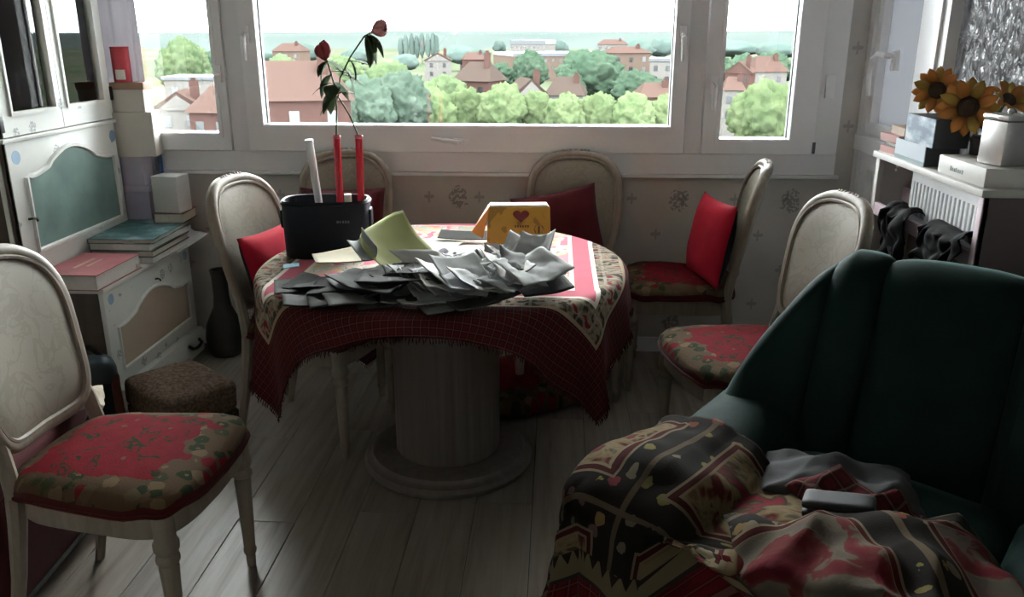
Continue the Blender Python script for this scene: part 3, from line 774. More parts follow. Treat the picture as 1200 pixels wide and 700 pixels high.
dup(ch1, (0.565, 3.58, 0), R(-98), 'cream chair seen side-on at the right of the table, red cushion against its back', G)
dup(ch1, (0.665, 2.72, 0), R(-77), 'cream chair with red floral seat half hidden behind the green armchair', G)

# ---------------- cushions
def pillow_geo(w, h, t, n=18):
    def side(sg):
        def fn(a, b):
            u, v = a * 2 - 1, b * 2 - 1
            x = u * w / 2 * (1 - 0.07 * (1 - abs(v) ** 2) * abs(u) ** 3); y = v * h / 2 * (1 - 0.07 * (1 - abs(u) ** 2) * abs(v) ** 3)
            z = sg * t / 2 * ((1 - abs(u) ** 2.6) * (1 - abs(v) ** 2.6)) ** 0.55
            z += 0.006 * nz(x, y, sg, 12) * (1 - max(abs(u), abs(v)) ** 4)
            return (x, y, z), (x, y)
        return grid(n, n, fn)
    a = side(1); b = side(-1)
    b = (b[0], [q[::-1] for q in b[1]], b[2])
    return a, b
def pillow(label, w, h, t, m1, m2, loc, rot, grp='scatter cushions on the chairs'):
    a, b = pillow_geo(w, h, t); g = join(a, b)
    o = obj('cushion', g, [m1, m2], None, loc, rot, fm=[0] * len(a[1]) + [1] * len(b[1]), ang=75)
    bm = bmesh.new(); bm.from_mesh(o.data); bmesh.ops.remove_doubles(bm, verts=bm.verts, dist=0.0002); bm.to_mesh(o.data); bm.free()
    return tag(o, label, 'cushion', grp)
def lean(yaw, tilt):   # cushion standing on its edge, facing yaw (0 = towards -y), leaning back by tilt
    M = Matrix.Rotation(yaw, 3, 'Z') @ Matrix.Rotation(R(90) - tilt, 3, 'X')
    return M.to_euler()
pillow('bright red cushion with a black back on the left table chair', 0.36, 0.32, 0.11, MT['red'], MT['navy'], (-1.045, 2.985, 0.655), lean(R(76), R(14)))
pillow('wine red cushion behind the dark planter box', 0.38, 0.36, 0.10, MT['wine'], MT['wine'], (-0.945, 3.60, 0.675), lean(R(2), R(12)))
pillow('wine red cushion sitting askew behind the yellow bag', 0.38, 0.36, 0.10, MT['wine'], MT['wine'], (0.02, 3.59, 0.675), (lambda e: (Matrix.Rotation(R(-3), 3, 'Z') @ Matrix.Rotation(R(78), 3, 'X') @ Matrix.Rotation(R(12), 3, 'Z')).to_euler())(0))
pillow('red cushion with a black back on the side-on chair', 0.36, 0.36, 0.12, MT['red'], MT['navy'], (0.665, 3.50, 0.665), lean(R(-78), R(10)))

# ---------------- spare floral seat pad on the floor
v, f, uv = [], [], []
so = [seat_pt(2 * PI * k / NB) for k in range(NB)]
rings = [(0.96, 0.0), (1.03, 0.012), (1.05, 0.04), (1.03, 0.07), (0.97, 0.085), (0.8, 0.097), (0.5, 0.104), (0.15, 0.107)]
for sc, z in rings:
    for p in so: v.append((p.x * sc, p.y * sc, z + 0.006 * nz(p.x * sc, p.y * sc, 5, 9))); uv.append((p.x * sc, p.y * sc))
for i in range(len(rings) - 1):
    for k in range(NB): f.append((i * NB + k, i * NB + (k + 1) % NB, (i + 1) * NB + (k + 1) % NB, (i + 1) * NB + k))
f.append(tuple(range((len(rings) - 1) * NB, len(rings) * NB))); f.append(tuple(range(NB - 1, -1, -1)))
tag(obj('seat_pad', (v, f, uv), MT['floral'], None, (-0.14, 3.36, 0.008), (0, 0, R(32)), ang=70), 'red floral seat pad lying on the floor behind the pedestal', 'seat pad')

# ---------------- green armchair
AR = R(-38); AO = Vector((0.77, 1.70, 0))
ac = thing('armchair', 'bottle green velvet armchair with channelled back in the right foreground', 'armchair', AO, AR)
def rbox(x0, x1, y0, y1, z0, z1, r=0.05, puff=0.0, n=14):
    """soft upholstered block"""
    bm = bmesh.new(); bmesh.ops.create_cube(bm, size=2)
    bmesh.ops.subdivide_edges(bm, edges=list(bm.edges), cuts=n, use_grid_fill=True)
    hx, hy, hz = (x1 - x0) / 2, (y1 - y0) / 2, (z1 - z0) / 2; r = min(r, hx, hy, hz)
    for q in bm.verts:
        u = q.co.copy(); P = Vector((u.x * hx, u.y * hy, u.z * hz))
        I = Vector((max(-hx + r, min(hx - r, P.x)), max(-hy + r, min(hy - r, P.y)), max(-hz + r, min(hz - r, P.z))))
        d = P - I
        if d.length > 1e-9: P = I + d.normalized() * r
        if puff:
            P.z += math.copysign(puff, u.z) * (1 - u.x ** 2) * (1 - u.y ** 2) * (abs(u.z) ** 4)
        P += Vector((1, 1, 1)) * 0.004 * nz(P.x, P.y, P.z, 9)
        q.co = P + Vector(((x0 + x1) / 2, (y0 + y1) / 2, (z0 + z1) / 2))
    v = [q.co.copy() for q in bm.verts]; bm.verts.index_update(); f = [[w.index for w in p.verts] for p in bm.faces]; bm.free()
    return v, f
obj('base', rbox(-0.54, 0.47, -0.38, 0.40, 0.06, 0.32, 0.05), MT['velvet'], ac, ang=75)
obj('seat_cushion', rbox(-0.315, 0.25, -0.46, 0.24, 0.29, 0.455, 0.07, 0.03), MT['velvet'], ac, ang=75)
def h_back(x):
    a = abs(x) if x < 0 else x * 1.22; s = max(0.0, min(1.0, (a - 0.27) / 0.26)); s = s ** 1.55
    return 0.955 - 0.40 * s
def lobe(x0, x1, T=0.10, depth=0.0, nu=22, nv=40):
    rings = []
    for i in range(nu + 1):
        u = i / nu; k = 2 * u - 1; x = x0 + (x1 - x0) * u
        e = max(0.06, (1 - abs(k) ** 2.6)) ** 0.5; th = T * (0.35 + 0.65 * e)
        a = abs(x); wr = max(0.0, (a - (0.26 if x < 0 else 0.12)) / 0.3); fwd = (0.30 if x < 0 else 0.40) * wr * wr
        top = h_back(x) - th - 0.03 * (1 - e)
        b0 = Vector((x, 0.30 - fwd * 1.05, 0.30)); b1 = Vector((x, 0.42 - fwd * 0.85, top))
        ax = (b1 - b0).normalized(); nn = Vector((0, ax.z, -ax.y))
        ring = []
        for j in range(nv):
            w = j / nv
            if w < 0.40: tt = w / 0.40; p = b0.lerp(b1, tt); off = -nn * (th * (1 + 0.22 * math.sin(PI * tt) + 0.10 * math.sin(2 * PI * tt)))
            elif w < 0.60:
                aa = (w - 0.40) / 0.20 * PI; p = b1; off = -nn * (th * math.cos(aa)) + ax * (th * math.sin(aa))
            else: tt = 1 - (w - 0.60) / 0.40; p = b0.lerp(b1, tt); off = nn * th
            q = p + off; q = q + Vector((0, 1, 0)) * 0.006 * nz(q.x, q.z, 0, 8)
            ring.append(q)
        rings.append(ring)
    return ring_loft(rings)
for a, b in ((-0.515, -0.30), (-0.325, -0.175), (-0.195, 0.15), (0.135, 0.225), (0.145, 0.45)):
    fix_normals(obj('back_channel', lobe(a, b, 0.105 if a < 0 < b else (0.13 if b > 0.4 else 0.098)), MT['velvet'], ac, ang=80))
def arm_geo(s):
    rings = []
    ys = [-0.44, -0.43, -0.405, -0.36, -0.25, -0.1, 0.05, 0.2, 0.32]
    for y in ys:
        e = 1.0 if y > -0.36 else math.sqrt(max(0.0, 1 - ((-0.36 - y) / 0.084) ** 2)) * 0.45 + 0.55
        ring = []
        for k in range(36):
            a = 2 * PI * k / 36; c, sn = math.cos(a), math.sin(a)
            xx = math.copysign(abs(c) ** 0.75, c) * 0.135; zz = math.copysign(abs(sn) ** 0.62, sn)
            z = 0.30 + zz * 0.235; wid = 1.0 + (0.10 if zz > 0.3 else 0.0) * math.sin((zz - 0.3) / 0.7 * PI)
            rise = 0.03 * max(0.0, (y + 0.1) / 0.4)
            ring.append(Vector(((-0.44 if s < 0 else 0.37) + xx * wid * (0.7 + 0.3 * e), y, 0.30 + (z - 0.30) * (0.75 + 0.25 * e) + rise * (zz > 0))))
        rings.append(ring)
    return ring_loft(rings)
for s in (-1, 1): fix_normals(obj('arm', arm_geo(s), MT['velvet'], ac, ang=75))
for sx_ in (-0.46, 0.39):
    for sy_ in (-0.32, 0.32): obj('foot', lathe([(0.022, 0), (0.03, 0.03), (0.03, 0.07)], 14, (sx_, sy_)), MT['brown'], ac)

# ---- tapestry throw over the arm and the seat (armchair axes)
def throw_fn(u, v):
    a = -1.06 + 1.12 * u           # across: outside of the arm .. seat
    b = -0.02 - 0.92 * v           # along: back .. front hem
    x = -0.48 + (a + 0.44)
    y = b
    p = Vector((a, b)); cx, cy0, cy1, hw, rr = -0.44, -0.36, 0.4, 0.055, 0.105
    q = Vector((max(cx - hw, min(cx + hw, a)), max(cy0, min(cy1, b))))
    w, dr, n = drape_pt(p, q, rr)
    top = 0.552
    wr = 0.016 * nz(a * 5, b * 5, 1.7, 1) + 0.010 * nz(a * 13, b * 11, 4.2, 1)
    z = top - dr
    if n.length > 0:
        # fullness of the hanging cloth: soft vertical folds
        t_ = a * n.y - b * n.x if False else (b if abs(n.x) > abs(n.y) else a)
        w = w + n * (dr * (0.10 + 0.10 * math.sin(t_ * 26 + 2 * nz(t_, 0, 0, 6))) + 0.012 + wr)
    else: z += 0.012 + wr * 0.6
    z = z + (wr if dr < 0.05 else 0)
    seat = 0.478
    if n.length > 0 and n.x > 0.25 and z < seat:      # lands on the seat and runs on across it
        ex = seat - z
        w = w + Vector((ex * 0.9, 0)); bumps = 0.035 * (nz(a * 6, b * 6, 9, 1) + 0.5) + 0.02 * abs(nz(a * 14 + b * 4, b * 12, 3, 1))
        z = seat + bumps * min(1, ex * 8)
        if w.y < -0.47:
            e2 = -0.47 - w.y; w.y = -0.475 - 0.03 * math.sin(a * 22); z = z - e2 * 0.95
    return (w.x, w.y, max(0.015, z)), (a, b)
def to_world(o): o.location = AO; o.rotation_euler = (0, 0, AR); return o
thr = obj('throw', grid(110, 110, throw_fn), MT['throw'], None, AO, (0, 0, AR), solid=0.006, ang=85)
tag(thr, 'dark tapestry throw with cream and red panels hanging over the armchair arm', 'throw')

def heap(name, label, cat, cx, cy, w, h, base, amp, sc, seed, mat, rot=0.0, peak=0.06, front=-0.49, solid=0.006, n=60):
    ca, sa = math.cos(rot), math.sin(rot)
    def fn(u, v):
        a, b = (u - 0.5) * w, (v - 0.5) * h
        x = cx + a * ca - b * sa; y = cy + a * sa + b * ca
        rr = max(abs(2 * u - 1), abs(2 * v - 1))
        edge = max(0.0, 1 - rr ** 3)
        fold = 1 - abs(nz(x * sc + seed, y * sc * 0.6, seed, 1)) * 2
        z = base + peak * edge + amp * max(0, fold) * (0.35 + 0.65 * edge) + amp * 0.4 * nz(x, y, seed, sc * 2.6)
        x2 = x + 0.02 * nz(x, y, seed + 3, sc); y2 = y + 0.02 * nz(x, y, seed + 7, sc)
        if y2 < front: e = front - y2; z -= e; y2 = front - 0.012 - 0.015 * math.sin(a * 25)
        return (x2, y2, z), (a, b)
    o = obj(name, grid(n, n, fn), mat, None, AO, (0, 0, AR), solid=solid, ang=85)
    return tag(o, label, cat)
heap('throw', 'red tapestry throw with diamond panel bunched on the armchair seat front', 'throw', 0.10, -0.36, 0.50, 0.46, 0.495, 0.055, 5.0, 2.2, MT['throw2'], R(40), 0.05)
MT['grey_cloth'] = m_fabric('grey_knit', (0.05, 0.052, 0.054), 0.1)
MT['tartan'] = None
t_ = NT('dark_red_tartan'); uv_ = t_.coord('UV'); X_, Y_ = t_.sep(uv_)[:2]
MT['tartan'] = t_.done(t_.bsdf(plaid(t_, X_, Y_, 26.0, (0.08, 0.012, 0.015), (0.018, 0.010, 0.010), (0.14, 0.09, 0.065)), 0.9, t_.bump(t_.noise(uv_, 200.0, 2), 0.25, 0.003), Specular_IOR_Level=0.06))
heap('sweater', 'grey knitted sweater crumpled at the back of the armchair seat', 'sweater', -0.12, 0.02, 0.34, 0.20, 0.472, 0.035, 7.0, 5.1, MT['grey_cloth'], R(24), 0.03)
heap('scarf', 'dark red tartan scarf across the armchair seat', 'scarf', -0.03, -0.09, 0.34, 0.13, 0.495, 0.035, 7.0, 8.4, MT['tartan'], R(-12), 0.035)
MT['greyplastic'] = simple('grey_plastic', (0.03, 0.032, 0.036), 0.6, Specular_IOR_Level=0.25)
gp = thing('spectacle_case', 'small grey hard spectacle case lying on the armchair throws', 'case', AO + Matrix.Rotation(AR, 3, 'Z') @ Vector((-0.05, -0.20, 0.552)), rot=(R(4), R(-6), R(-25)))
obj('lid', rbox(-0.07, 0.07, -0.03, 0.03, 0.0, 0.022, 0.015, n=8), MT['greyplastic'], gp)
obj('shell', rbox(-0.07, 0.07, -0.03, 0.03, -0.022, -0.001, 0.015, n=8), MT['greyplastic'], gp)

# ================================================================== LEFT CABINETS
def arch_outline(y0, y1, zs, zp, zb, n=26, sh=0.16):
    """panel outline with a bracket-shaped (curved) head, in (y, z)"""
    pts = [(y0, zb), (y1, zb)]
    W = y1 - y0; c = (y0 + y1) / 2
    top = []
    for k in range(n + 1):
        u = 1 - 2 * k / n; a = abs(u)
        if a > 1 - sh: z = zs
        else:
            q = a / (1 - sh); z = zs + (zp - zs) * (math.cos(PI * q) * 0.5 + 0.5) ** 0.8 - 0.012 * math.sin(PI * q) ** 3 * (q > 0.6)
        top.append((c + u * W / 2, z))
    return pts + top
def moulding(pts, x, r, mat, parent, name='moulding'):
    return obj(name, tube([(x, p[0], p[1]) for p in pts], r, 6, closed=True, up=Vector((1, 0, 0))), mat, parent)

lc = thing('low_cabinet', 'low cream stencilled cabinet with a beige arched panel door', 'cabinet', (0, 0, 0))
CX0, CX1, CY0, CY1, CZ = -2.34, -1.752, 3.0, 3.79, 0.56
obj('carcass', box(CX0, CX1 - 0.02, CY0, CY1, 0.0, CZ - 0.02, 0.003), MT['brown'], lc)
obj('top_board', box(CX0, CX1 + 0.012, CY0 - 0.01, CY1 + 0.01, CZ - 0.02, CZ, 0.004), MT['hutch_plain'], lc)
dr = obj('door', box(CX1 - 0.02, CX1, CY0 + 0.003, CY1 - 0.003, 0.135, CZ - 0.022, 0.003), MT['hutch'], lc)
po = arch_outline(CY0 + 0.075, CY1 - 0.07, 0.375, 0.448, 0.195)
obj('panel', prism(po, 'x', CX1 - 0.004, CX1 + 0.001), MT['beige'], dr, smooth=False)
moulding(po, CX1 + 0.002, 0.008, MT['hutch_plain'], dr)
obj('key_hook', tube([(CX1, 3.43, 0.475), (CX1 + 0.015, 3.43, 0.477), (CX1 + 0.018, 3.44, 0.468), (CX1 + 0.012, 3.45, 0.462)], 0.004, 6), MT['black'], dr)
dw = obj('drawer', box(CX1 - 0.05, CX1 + 0.022, CY0 + 0.01, CY1 + 0.004, 0.008, 0.128, 0.005), MT['hutch'], lc)
obj('handle', tube([(CX1 + 0.022, 3.62, 0.085), (CX1 + 0.04, 3.625, 0.07), (CX1 + 0.042, 3.66, 0.062), (CX1 + 0.042, 3.69, 0.062), (CX1 + 0.04, 3.725, 0.07), (CX1 + 0.022, 3.73, 0.085)], 0.008, 8), MT['black'], dw)
for y in (CY0 + 0.055, CY1 - 0.05):
    obj('blue_stencil', lathe([(0.022, 0), (0.022, 0.0012)], 14), MT['decal'], lc, (CX1 - 0.001, y, 0.50), (0, R(90), 0))

hu = thing('hutch', 'tall cream hutch with glazed doors and a grey-teal arched panel', 'cabinet', (0, 0, 0))
HX0, HX1, HY0, HY1, HZ0, HZ1 = -2.34, -2.0, 2.95, 3.735, 0.56, 2.06
for y0, y1 in ((HY0, HY0 + 0.022), (HY1 - 0.022, HY1)): obj('side_panel', box(HX0, HX1 - 0.004, y0, y1, HZ0, HZ1), MT['brown'], hu, smooth=False)
obj('side_strip', box(HX1 - 0.045, HX1 - 0.028, HY0 - 0.008, HY0, HZ0, HZ1, 0.003), MT['hutch_plain'], hu)
obj('back_board', box(HX0, HX0 + 0.012, HY0 + 0.022, HY1 - 0.022, HZ0, HZ1), MT['hutch_plain'], hu, smooth=False)
for z in (HZ0, 1.118, HZ1 - 0.02): obj('shelf', box(HX0 + 0.012, HX1 - 0.004, HY0 + 0.022, HY1 - 0.022, z, z + 0.02), MT['hutch_plain'], hu, smooth=False)
obj('ledge', box(HX1 - 0.05, HX1 + 0.014, HY0 - 0.03, HY1 + 0.012, 1.122, 1.138, 0.004), MT['hutch_plain'], hu)
obj('cornice', box(HX0, HX1 + 0.03, HY0 - 0.02, HY1 + 0.02, HZ1, HZ1 + 0.05, 0.012), MT['hutch_plain'], hu)
fp = obj('drop_front', box(HX1 - 0.018, HX1, HY0, HY1, HZ0 + 0.022, 1.12, 0.003), MT['hutch'], hu)
po = arch_outline(HY0 + 0.085, HY1 - 0.055, 0.985, 1.068, 0.70)
obj('panel', prism(po, 'x', HX1 - 0.004, HX1 + 0.001), MT['teal'], fp, smooth=False)
moulding(po, HX1 + 0.002, 0.011, MT['hutch_plain'], fp)
obj('key_hook', tube([(HX1, 3.01, 0.83), (HX1 + 0.016, 3.012, 0.833), (HX1 + 0.02, 3.03, 0.83), (HX1 + 0.014, 3.042, 0.818)], 0.005, 6), MT['black'], fp)
for y in (HY0 + 0.05, HY1 - 0.035):
    obj('blue_stencil', lathe([(0.026, 0), (0.026, 0.0012)], 14), MT['decal'], fp, (HX1 - 0.0005, y, 1.065), (0, R(90), 0))
ym = (HY0 + HY1) / 2
for a, b in ((HY0, ym - 0.002), (ym + 0.002, HY1)):
    gd = obj('glazed_door', frame_rect('x', HX1 - 0.018, HX1, a, b, 1.142, HZ1 - 0.004, 0.07 if a == HY0 else 0.045, 0.045 if a == HY0 else 0.07, 0.085, 0.07), MT['hutch'], hu, smooth=False)
    i0, i1 = a + (0.07 if a == HY0 else 0.045), b - (0.045 if a == HY0 else 0.07)
    obj('pane', box(HX1 - 0.014, HX1 - 0.011, i0, i1, 1.227, HZ1 - 0.074), MT['glass'], gd, smooth=False)
    obj('bead', frame_rect('x', HX1, HX1 + 0.008, i0 - 0.012, i1 + 0.012, 1.215, HZ1 - 0.062, 0.012, 0.012, 0.012, 0.012), MT['hutch_plain'], gd, smooth=False)
for z in (1.16, 1.9):
    obj('hinge', box(HX1 - 0.012, HX1 + 0.008, HY0 - 0.02, HY0 + 0.006, z, z + 0.06, 0.004), MT['black'], hu)
    obj('hinge', box(HX1 - 0.012, HX1 + 0.008, HY1 - 0.006, HY1 + 0.012, z + 0.06, z + 0.12, 0.004), MT['black'], hu)

# ---- books
PAGES = simple('page_edges', (0.62, 0.58, 0.50), 0.9, 0.06, 40)
def book_geo(L, W, T):
    """closed book lying flat: spine along -x side, L along y"""
    cov = join(box(0, W, 0, L, 0, 0.003), box(0, W, 0, L, T - 0.003, T), box(0, 0.004, 0, L, 0.003, T - 0.003))
    pg = box(0.004, W - 0.006, 0.005, L - 0.005, 0.003, T - 0.003)
    return cov, pg
def book(name, label, L, W, T, cover, loc, rot=(0, 0, 0), group=None, spine='-x', pages=PAGES):
    t = thing(name, label, 'book', loc, rot=rot, group=group)
    cov, pg = book_geo(L, W, T)
    if spine == '+x':
        m = lambda g: ([(W - p[0], p[1], p[2]) for p in g[0]], [tuple(q[::-1]) for q in g[1]])
        cov, pg = m(cov), m(pg)
    obj('cover', cov, cover, t, smooth=False); obj('pages', pg, pages, t, smooth=False)
    return t
def bm_(name, col, r=0.5): return simple(name, col, r, 0.12, 14)
SP = [bm_('spine_%d' % i, c) for i, c in enumerate([(0.10, 0.085, 0.075), (0.32, 0.29, 0.25), (0.17, 0.11, 0.08), (0.42, 0.39, 0.33), (0.07, 0.09, 0.13), (0.22, 0.22, 0.21), (0.36, 0.34, 0.16), (0.20, 0.09, 0.07)])]
rb = random.Random(11)
for s_, (ya, n_) in enumerate(((3.015, 11), (3.375, 11))):
    z = 1.139
    for k in range(n_):
        T = rb.choice((0.018, 0.024, 0.03, 0.036)); L = rb.uniform(0.235, 0.27)
        book('video_case', 'worn book stacked flat behind the %s glazed hutch door, %s from the bottom' % (('left', 'right')[s_], ORD[k]), L, 0.17, T, SP[rb.randrange(8)], (-2.20 + rb.uniform(-0.012, 0.01), ya + rb.uniform(0, 0.03), z), (0, 0, rb.uniform(-0.03, 0.03)), 'books behind the hutch glass', spine='+x', pages=SP[3])
        z += T + 0.0005
MT['pinkcover'] = bm_('faded_red_cover', (0.36, 0.11, 0.12)); MT['brownspine'] = bm_('brown_leather_cover', (0.10, 0.075, 0.06))
WHITEP = simple('white_page_edges', (0.74, 0.73, 0.69), 0.9, 0.04, 60)
b = book('large_book', 'large faded red book on the near end of the low cabinet', 0.34, 0.245, 0.062, MT['pinkcover'], (-1.99, 2.97, 0.5605), (0, 0, R(-1)), pages=WHITEP)
obj('cover_lettering', join(box(0.09, 0.105, 0.10, 0.25, 0, 0.0006), box(0.13, 0.14, 0.13, 0.24, 0, 0.0006)), simple('gold_lettering', (0.5, 0.36, 0.28), 0.5), b, (0, 0, 0.062), smooth=False)
MT['teal_cover'] = None
t_ = NT('teal_photo_cover'); o_ = t_.coord()
tcx = t_.noise(o_, 9.0, 4, 0.6, 0.5)
MT['teal_cover'] = t_.done(t_.bsdf(t_.ramp(tcx, [(0.38, (0.045, 0.12, 0.115)), (0.52, (0.10, 0.24, 0.27)), (0.64, (0.40, 0.52, 0.56))]), 0.3))
book('large_book', 'teal illustrated book on top of the far cabinet stack', 0.40, 0.285, 0.02, MT['teal_cover'], (-1.985, 3.345, 0.652), (0, 0, R(2)))
book('large_book', 'grey book under the teal illustrated book', 0.38, 0.27, 0.032, bm_('grey_cover', (0.24, 0.24, 0.23)), (-1.99, 3.36, 0.6195), (0, 0, R(-1)), spine='-x', pages=WHITEP)
book('large_book', 'dark book at the bottom of the far cabinet stack', 0.37, 0.275, 0.028, bm_('dark_cover', (0.06, 0.06, 0.055)), (-1.985, 3.36, 0.5905), (0, 0, R(1)), spine='-x')
book('large_book', 'white folder flat on the cabinet top under the dark book', 0.36, 0.27, 0.029, bm_('white_cover', (0.55, 0.54, 0.50)), (-1.985, 3.365, 0.561), (0, 0, 0), spine='-x', pages=WHITEP)
# small rolled paper between the books
pr_ = obj('rolled_paper', join(lathe([(0.014, -0.07), (0.014, 0.07)], 14), lathe([(0.010, -0.0705), (0.010, 0.0705)], 14)), WHITEP, None, (-1.775, 3.335, 0.5755), (R(90), 0, R(18)))
tag(pr_, 'small rolled white paper between the two book stacks', 'paper')
def sheet_geo(w, h, n=16, bend=0.0, roll=0.0, crum=0.0, seed=0.0, bx=0.0):
    def fn(u, v):
        x, y = (u - 0.5) * w, (v - 0.5) * h
        z = bend * (x / (w / 2)) ** 2 + bx * (y / (h / 2)) ** 2 + roll * (x / w) * (y / h) * 4
        z += crum * (nz(x * 14 + seed, y * 14, seed, 1) + 0.6 * abs(nz(x * 31, y * 29 + seed, seed, 1)))
        x2 = x * (1 - 1.3 * abs(bend) / w); y2 = y * (1 - 1.3 * abs(bx) / h)
        return (x2, y2, z), (x, y)
    return grid(n, n, fn)
FILM = simple('white_plastic_film', (0.72, 0.73, 0.74), 0.35)
pf = obj('plastic_sheet', sheet_geo(0.10, 0.20, 14, 0.02, 0.03, 0.02, 4.0), FILM, None, (-1.735, 3.72, 0.585), (R(20), R(62), R(10)), solid=0.001)
tag(pf, 'crumpled white plastic sheet over the far corner of the low cabinet', 'plastic sheet')

# ---- stack of boxes between hutch and window
def openbox(name, label, cx, cy, w, d, z0, z1, mat, lid=None, lidm=None, rz=0.0, cat='box'):
    t = thing(name, label, cat, (cx, cy, z0), rz)
    h = z1 - z0
    obj('body', box(-w / 2, w / 2, -d / 2, d / 2, 0, h - (0.03 if lid else 0), 0.003), mat, t)
    if lid: obj('lid', box(-w / 2 - 0.006, w / 2 + 0.006, -d / 2 - 0.004, d / 2 + 0.004, h - 0.03, h, 0.003), lidm, t)
    return t
MT['card'] = simple('cream_card', (0.62, 0.585, 0.53), 0.75, 0.05, 8)
MT['cardbrown'] = simple('tan_lid', (0.38, 0.235, 0.16), 0.7, 0.08, 8)
MT['lilac'] = simple('lilac_card', (0.50, 0.45, 0.58), 0.7, 0.08, 8)
MT['blue'] = simple('blue_plastic', (0.06, 0.16, 0.48), 0.4)
MT['redtin'] = simple('red_tin', (0.52, 0.05, 0.07), 0.35)
sx0, sy0 = -1.95, 3.815
openbox('storage_box', 'lilac card box at the foot of the box stack by the hutch', sx0 - 0.02, 3.80, 0.15, 0.10, 0.5605, 0.83, MT['lilac'], True, simple('pale_lilac_lid', (0.60, 0.56, 0.66), 0.7), R(3))
openbox('storage_box', 'pale lilac carton second from the bottom of the box stack', sx0 - 0.02, 3.80, 0.145, 0.10, 0.8305, 0.965, simple('pale_lilac_card', (0.56, 0.52, 0.63), 0.7, 0.06, 8), rz=R(-4))
openbox('storage_box', 'plain cream carton in the middle of the box stack', sx0 + 0.015, 3.80, 0.185, 0.125, 0.9655, 1.165, MT['card'], rz=R(10))
openbox('storage_box', 'small cream box with a tan lid at the top of the box stack', sx0 + 0.015, 3.80, 0.145, 0.10, 1.1655, 1.295, MT['card'], True, MT['cardbrown'], R(4))
tn = thing('tin', 'red tin with a white label standing on the tan lidded box', 'tin', (-1.965, 3.80, 1.2955))
obj('body', lathe([(0.037, 0), (0.039, 0.004), (0.039, 0.148), (0.037, 0.152)], 28), MT['redtin'], tn)
obj('rim', lathe([(0.0395, 0.146), (0.0405, 0.150), (0.0395, 0.154)], 28), MT['redtin'], tn)
v, f = [], []
for k in range(9):
    a = R(-110 + k * 8)
    for z in (0.012, 0.055): v.append((0.0397 * math.cos(a), 0.0397 * math.sin(a), z))
for k in range(8): f.append((2 * k, 2 * k + 2, 2 * k + 3, 2 * k + 1))
obj('label_strip', (v, f), WHITEP, tn)
bf = thing('document_folder', 'blue plastic folder tucked beside the cream cartons', 'folder', (-1.868, 3.862, 0.5605), R(82))
obj('cover', join(box(-0.010, 0.010, -0.001, 0.001, 0, 0.50)), MT['blue'], bf, smooth=False)
obj('cover', box(-0.010, 0.010, 0.006, 0.008, 0, 0.48), MT['blue'], bf, smooth=False)
obj('papers', box(-0.009, 0.009, 0.0012, 0.0058, 0, 0.49), WHITEP, bf, smooth=False)
book('large_book', 'reddish brown book lying under the small white box by the window', 0.17, 0.14, 0.045, bm_('red_brown_cover', (0.22, 0.10, 0.08)), (-1.84, 3.655, 0.6725) if False else (-1.84, 3.66, 0.6725), (0, 0, R(4)))
sb = openbox('small_box', 'small white carton by the window at the far cabinet end', -1.775, 3.735, 0.125, 0.11, 0.718, 0.885, simple('white_card', (0.60, 0.59, 0.57), 0.75, 0.04, 8), rz=R(-6))
# ---- lilac-grey curtain, added and backlit in place of a pale wall reveal
def curtain_fn(u, v):
    x = -2.32 + 0.435 * u; y = 3.835 + 0.014 * math.sin(u * 30) + 0.004 * math.sin(u * 71 + v * 3)
    return (x + 0.01 * math.sin(v * 4 + u * 6), y, 0.62 + 1.8 * v), (u, v)
t_ = NT('lilac_grey_added_curtain'); o_ = t_.coord()
MT['curtain'] = t_.done(t_.n('MixShader', i0=0.4, i1=t_.n('BsdfDiffuse', Color=(0.80, 0.77, 0.82)), i2=t_.n('BsdfTranslucent', Color=(0.075, 0.072, 0.079))))
cu = thing('curtain', 'narrow lilac grey curtain added in place of a pale wall reveal at the left window edge', 'curtain', (0, 0, 0))
obj('panel', grid(70, 12, curtain_fn), MT['curtain'], cu, ang=80)
obj('rod', tube([(-2.34, 3.835, 2.43), (-1.80, 3.835, 2.43)], 0.009, 8), MT['pvc2'], cu)

# ---- dark floor vase
va = thing('floor_vase', 'dark bottle-shaped floor vase in the corner under the window', 'vase', (-1.605, 3.76, 0))
obj('body', lathe([(0.0, 0), (0.07, 0), (0.086, 0.02), (0.092, 0.09), (0.084, 0.155), (0.06, 0.205), (0.042, 0.245), (0.036, 0.30), (0.037, 0.39), (0.043, 0.425), (0.034, 0.425), (0.028, 0.36), (0.0, 0.30)], 40, cap=False), simple('dark_glazed_clay', (0.028, 0.027, 0.027), 0.45), va)
obj('rim', tube([(0.039 * math.cos(2 * PI * k / 28), 0.039 * math.sin(2 * PI * k / 28), 0.425) for k in range(28)], 0.005, 6, closed=True), simple('dark_glazed_rim', (0.035, 0.033, 0.032), 0.4), va)

# ---- brown tweed footstool, handbag, cream cloth, burgundy ottoman
MT['tweed'] = simple('brown_tweed', (0.135, 0.095, 0.07), 0.9, 0.55, 75.0, 0.6, 160.0, Specular_IOR_Level=0.1)
fs = thing('footstool', 'brown tweed footstool in front of the low cabinet', 'footstool', (-1.475, 2.97, 0), R(-40))
obj('cushion', rbox(-0.19, 0.19, -0.15, 0.15, 0.08, 0.20, 0.03, 0.012), MT['tweed'], fs, ang=70)
obj('skirt', rbox(-0.185, 0.185, -0.145, 0.145, 0.02, 0.085, 0.01), MT['tweed'], fs, ang=70)
for a in (-0.16, 0.16):
    for b in (-0.12, 0.12): obj('foot', lathe([(0.014, 0), (0.018, 0.025)], 12, (a, b)), MT['brown'], fs)
hb = thing('handbag', 'dark blue handbag with a silver clasp behind the foreground chair', 'handbag', (-1.80, 2.86, 0.0), R(35))
